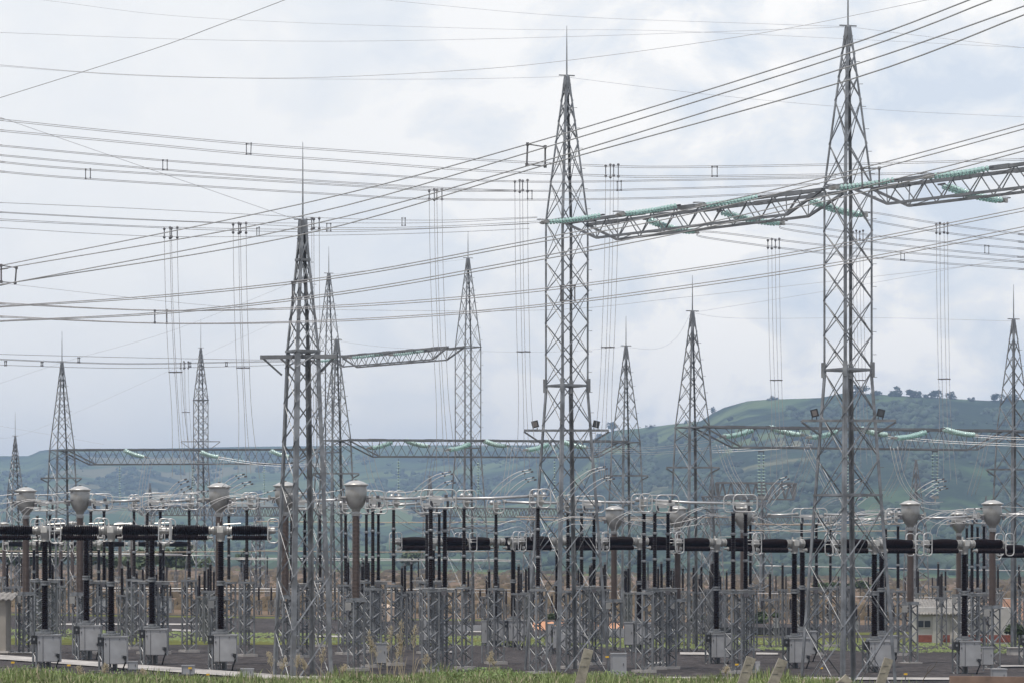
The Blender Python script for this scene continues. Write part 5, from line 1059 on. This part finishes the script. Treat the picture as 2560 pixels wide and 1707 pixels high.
d = dist_of(960, 1552); b_ = base(960, d); t = thing('small_hut', b_, 'tiny beige hut with pyramid roof behind the supports right of the brightest transformer', 'hut'); mb = MB().use(mat('cream_wall', (.52, .40, .30), .9, 0, .08, 2)); mb.box((0, .5, .5), (1.45, 1.4, 1.1)); obj('wall', mb, t); mb = MB().use(MATS['cream_wall']); mb.add([(-.8, -.25, 1.05), (.8, -.25, 1.05), (.8, 1.25, 1.05), (-.8, 1.25, 1.05), (-.2, .5, 1.35), (.2, .5, 1.35)], [(0, 1, 5, 4), (1, 2, 5), (2, 3, 4, 5), (3, 0, 4), (0, 3, 2, 1)]); obj('roof', mb, t)
# orange soil bank and low walls
def mound(x0, x1, yt, yb, label, m, name, cat, kind=None, thick=5):
    d = dist_of((x0 + x1) / 2, yb); s = F / d; mb = MB().use(m); n = 40; vs = []; rnd = random.Random(int(x0)); ox = P(x0, yb, d)
    for i in range(n + 1):
        x = (x1 - x0) / s * i / n; e = min(1, i / 4, (n - i) / 4); h = (yb - yt) / s * e * (.8 + .2 * rnd.random()); zg = gz(ox.x + x) - ox.z
        vs += [(x, 0, zg - .1), (x, thick * .4, zg + h), (x, thick, zg + h * .9), (x, thick * 1.6, zg - .1)]
    mb.add(vs, [(4 * i + j, 4 * i + 4 + j, 4 * i + 5 + j, 4 * i + 1 + j) for i in range(n) for j in range(3)]); o = obj(name, mb); o.location = ox
    return tag(o, label, cat, kind=kind)
tag(mound(1295, 1640, 1555, 1576, None, SOILR, 'orange_soil_bank', None), kind='structure')
tag(mound(2480, 2700, 1496, 1548, None, mat('red_earth', (.30, .17, .11), .95, 0, .25, .8, bump=.3), 'red_earth_slope', None, thick=8), kind='structure')
def wall(x0, x1, yt, yb, label, m, name='low_wall', cat='wall', depth=.4):
    d = dist_of((x0 + x1) / 2, yb); s = F / d; c = P((x0 + x1) / 2, yb, d); mb = MB().use(m); L_ = (x1 - x0) / s; h = (yb - yt) / s
    mb.box((0, 0, h / 2), (L_, depth, h)); n = max(1, int(L_ / 2)); mb.use(CAST)
    for k in range(1, n): mb.box((-L_ / 2 + L_ * k / n, -depth / 2 - .005, h / 2), (.03, .02, h * .98))
    o = obj(name, mb); o.location = c; tag(o, label, cat)
wall(1105, 1330, 1562, 1578, 'low grey concrete wall behind the lattice supports left of the middle tower', BOXM)
wall(1500, 1660, 1570, 1592, 'low grey concrete wall in front of the orange soil bank', BOXM)
wall(1755, 2050, 1567, 1587, 'low dark wall right of centre behind the breaker cabinets', mat('dark_wall', (.03, .03, .032), .9, 0, .2, 2))
def cabinet(x0, x1, y0, y1, d, label, m=BOXM, legs=None):
    s = F / d; c = P((x0 + x1) / 2, y1, d); w_, h = (x1 - x0) / s, (y1 - y0) / s
    t = thing('control_box', c, label, 'cabinet', 'small grey control boxes'); mb = MB().use(m); mb.box((0, 0, h / 2), (w_, w_ * .6, h)); mb.box((0, 0, h + .02), (w_ * 1.06, w_ * .7, .04)); obj('body', mb, t)
    mb = MB().use(CAST); mb.box((w_ * .3, -w_ * .3 - .01, h * .55), (.03, .02, .1)); mb.box((-w_ * .44, -w_ * .3 - .004, h * .5), (.012, .01, h * .9)); obj('door_handle', mb, t)
    z = gz(c.x) - c.z
    if z < -.1: mb = MB().use(STEEL); [mb.bar((e * w_ * .35, .03, z - .1), (e * w_ * .35, .03, 0), .06) for e in (-1, 1)]; mb.bar((-w_ * .35, .03, z * .5), (w_ * .35, .03, z * .5), .04); mb.bar((-w_ * .4, .03, -.02), (w_ * .4, .03, -.02), .05); obj('stand', mb, t)
for a in [(1052, 1066, 1546, 1599, 150, 'narrow grey box hung left of the wide ringed disconnector support'), (1203, 1217, 1552, 1606, 150, 'narrow grey box left of the middle tower foot'), (1560, 1583, 1556, 1610, 150, 'grey box right of the middle tower beside the breaker cabinet'),
          (1368, 1378, 1560, 1614, 150, 'slim pale box directly in front of the middle tower'), (1527, 1566, 1634, 1690, 128, 'large grey cabinet standing on the ground right of the leaning centre post'), (940, 967, 1608, 1656, 142, 'white cabinet among the plume grasses'),
          (2478, 2516, 1673, 1705, 128, 'pale box at the bottom right above the reddish rail'), (2455, 2482, 1618, 1660, 150, 'pale cabinet behind the rightmost transformer support'), (77, 87, 1502, 1527, 160, 'small white box left of the first breaker column'),
          (320, 344, 1654, 1672, 132, 'small grey junction box at the foot of the fourth breaker from the left'), (455, 486, 1664, 1684, 128, 'small grey junction box with yellow plate left of the third transformer support'), (602, 634, 1672, 1690, 128, 'small grey junction box left of the nearest tower foot'),
          (1888, 1900, 1655, 1680, 135, 'small box on the support below the wide ringed end disconnector'), (1933, 1948, 1546, 1568, 200, 'small far white box left of the tallest tower'), (2136, 2146, 1552, 1574, 200, 'small far white box inside the tallest tower feet')]: cabinet(*a)
cabinet(2519, 2575, 1619, 1645, 178, 'pale concrete footing block of the right edge tower', m=CONCW)
def plate(px, py, d, label):
    mb = MB().use(YELL); mb.box((0, 0, 0), (.14, .02, .07)); mb.use(CAST); mb.box((0, .03, 0), (.03, .04, .05)); mb.bar((0, .05, .04), (0, .05, gz(P(px, py, d).x) - P(px, py, d).z), .03); o = obj('warning_plate', mb); o.location = P(px, py, d); tag(o, label, 'plate', 'small yellow plates near the ground')
for i, (x, y, dd) in enumerate([(32, 1655, 128), (172, 1662, 128), (475, 1669, 126), (520, 1685, 126), (1518, 1641, 130), (1842, 1660, 130), (2053, 1669, 130), (2264, 1684, 127)]): plate(x, y, dd, f'small yellow plate near the ground among the supports, {ordw(i, 8)}')
# low fence-like steel supports far back, between the rows
def supp(px, ytop, ybase, wd, label, i):
    d = dist_of(px, ybase); s = F / d; mb = MB().use(STEELB); h = (ybase - ytop) / s; lattice_support(mb, (0, 0, 0), wd, h, -.2, br=.04, lg=.07, dz=.4); mb.box((0, 0, h), (wd * 2, .3, .12)); mb.use(BROWN); sheds(mb, h + .05, h + 1.5, .09, .08, pitch=.09, n=8)
    mb.use(STEELB); mb.lathe([(.07, 0), (.07, .12)], (0, 0, h + 1.5), n=8); o = obj('equipment_stand', mb); o.location = base(px, d); tag(o, label, 'equipment stand', 'far equipment stands behind the first rows')
rnd = random.Random(77); xs_ = sorted([rnd.uniform(0, 640) for _ in range(24)] + [rnd.uniform(840, 1700) for _ in range(36)] + [rnd.uniform(1700, 2560) for _ in range(34)])
for i, x in enumerate(xs_): supp(x, rnd.uniform(1465, 1500), rnd.uniform(1560, 1625), rnd.choice((.3, .42, .5)), f'thin steel stand with a short dark insulator behind the first rows, {ordw(i, len(xs_))}', i)

# ---------------- haze ----------------
hz = bpy.data.materials.new('haze'); hz.use_nodes = True; t = hz.node_tree; t.nodes.clear()
o_ = N(t, 'ShaderNodeOutputMaterial'); v_ = N(t, 'ShaderNodeVolumePrincipled'); v_.inputs['Color'].default_value = (0.54, 0.72, 1.0, 1); v_.inputs['Density'].default_value = 0.00018; v_.inputs['Anisotropy'].default_value = 0.3
t.links.new(v_.outputs[0], o_.inputs['Volume'])
mb = MB(); mb.mats = [hz]; mb.box((0, 2900, 75), (6400, 6400, 260)); tag(obj('haze', mb), kind='stuff')
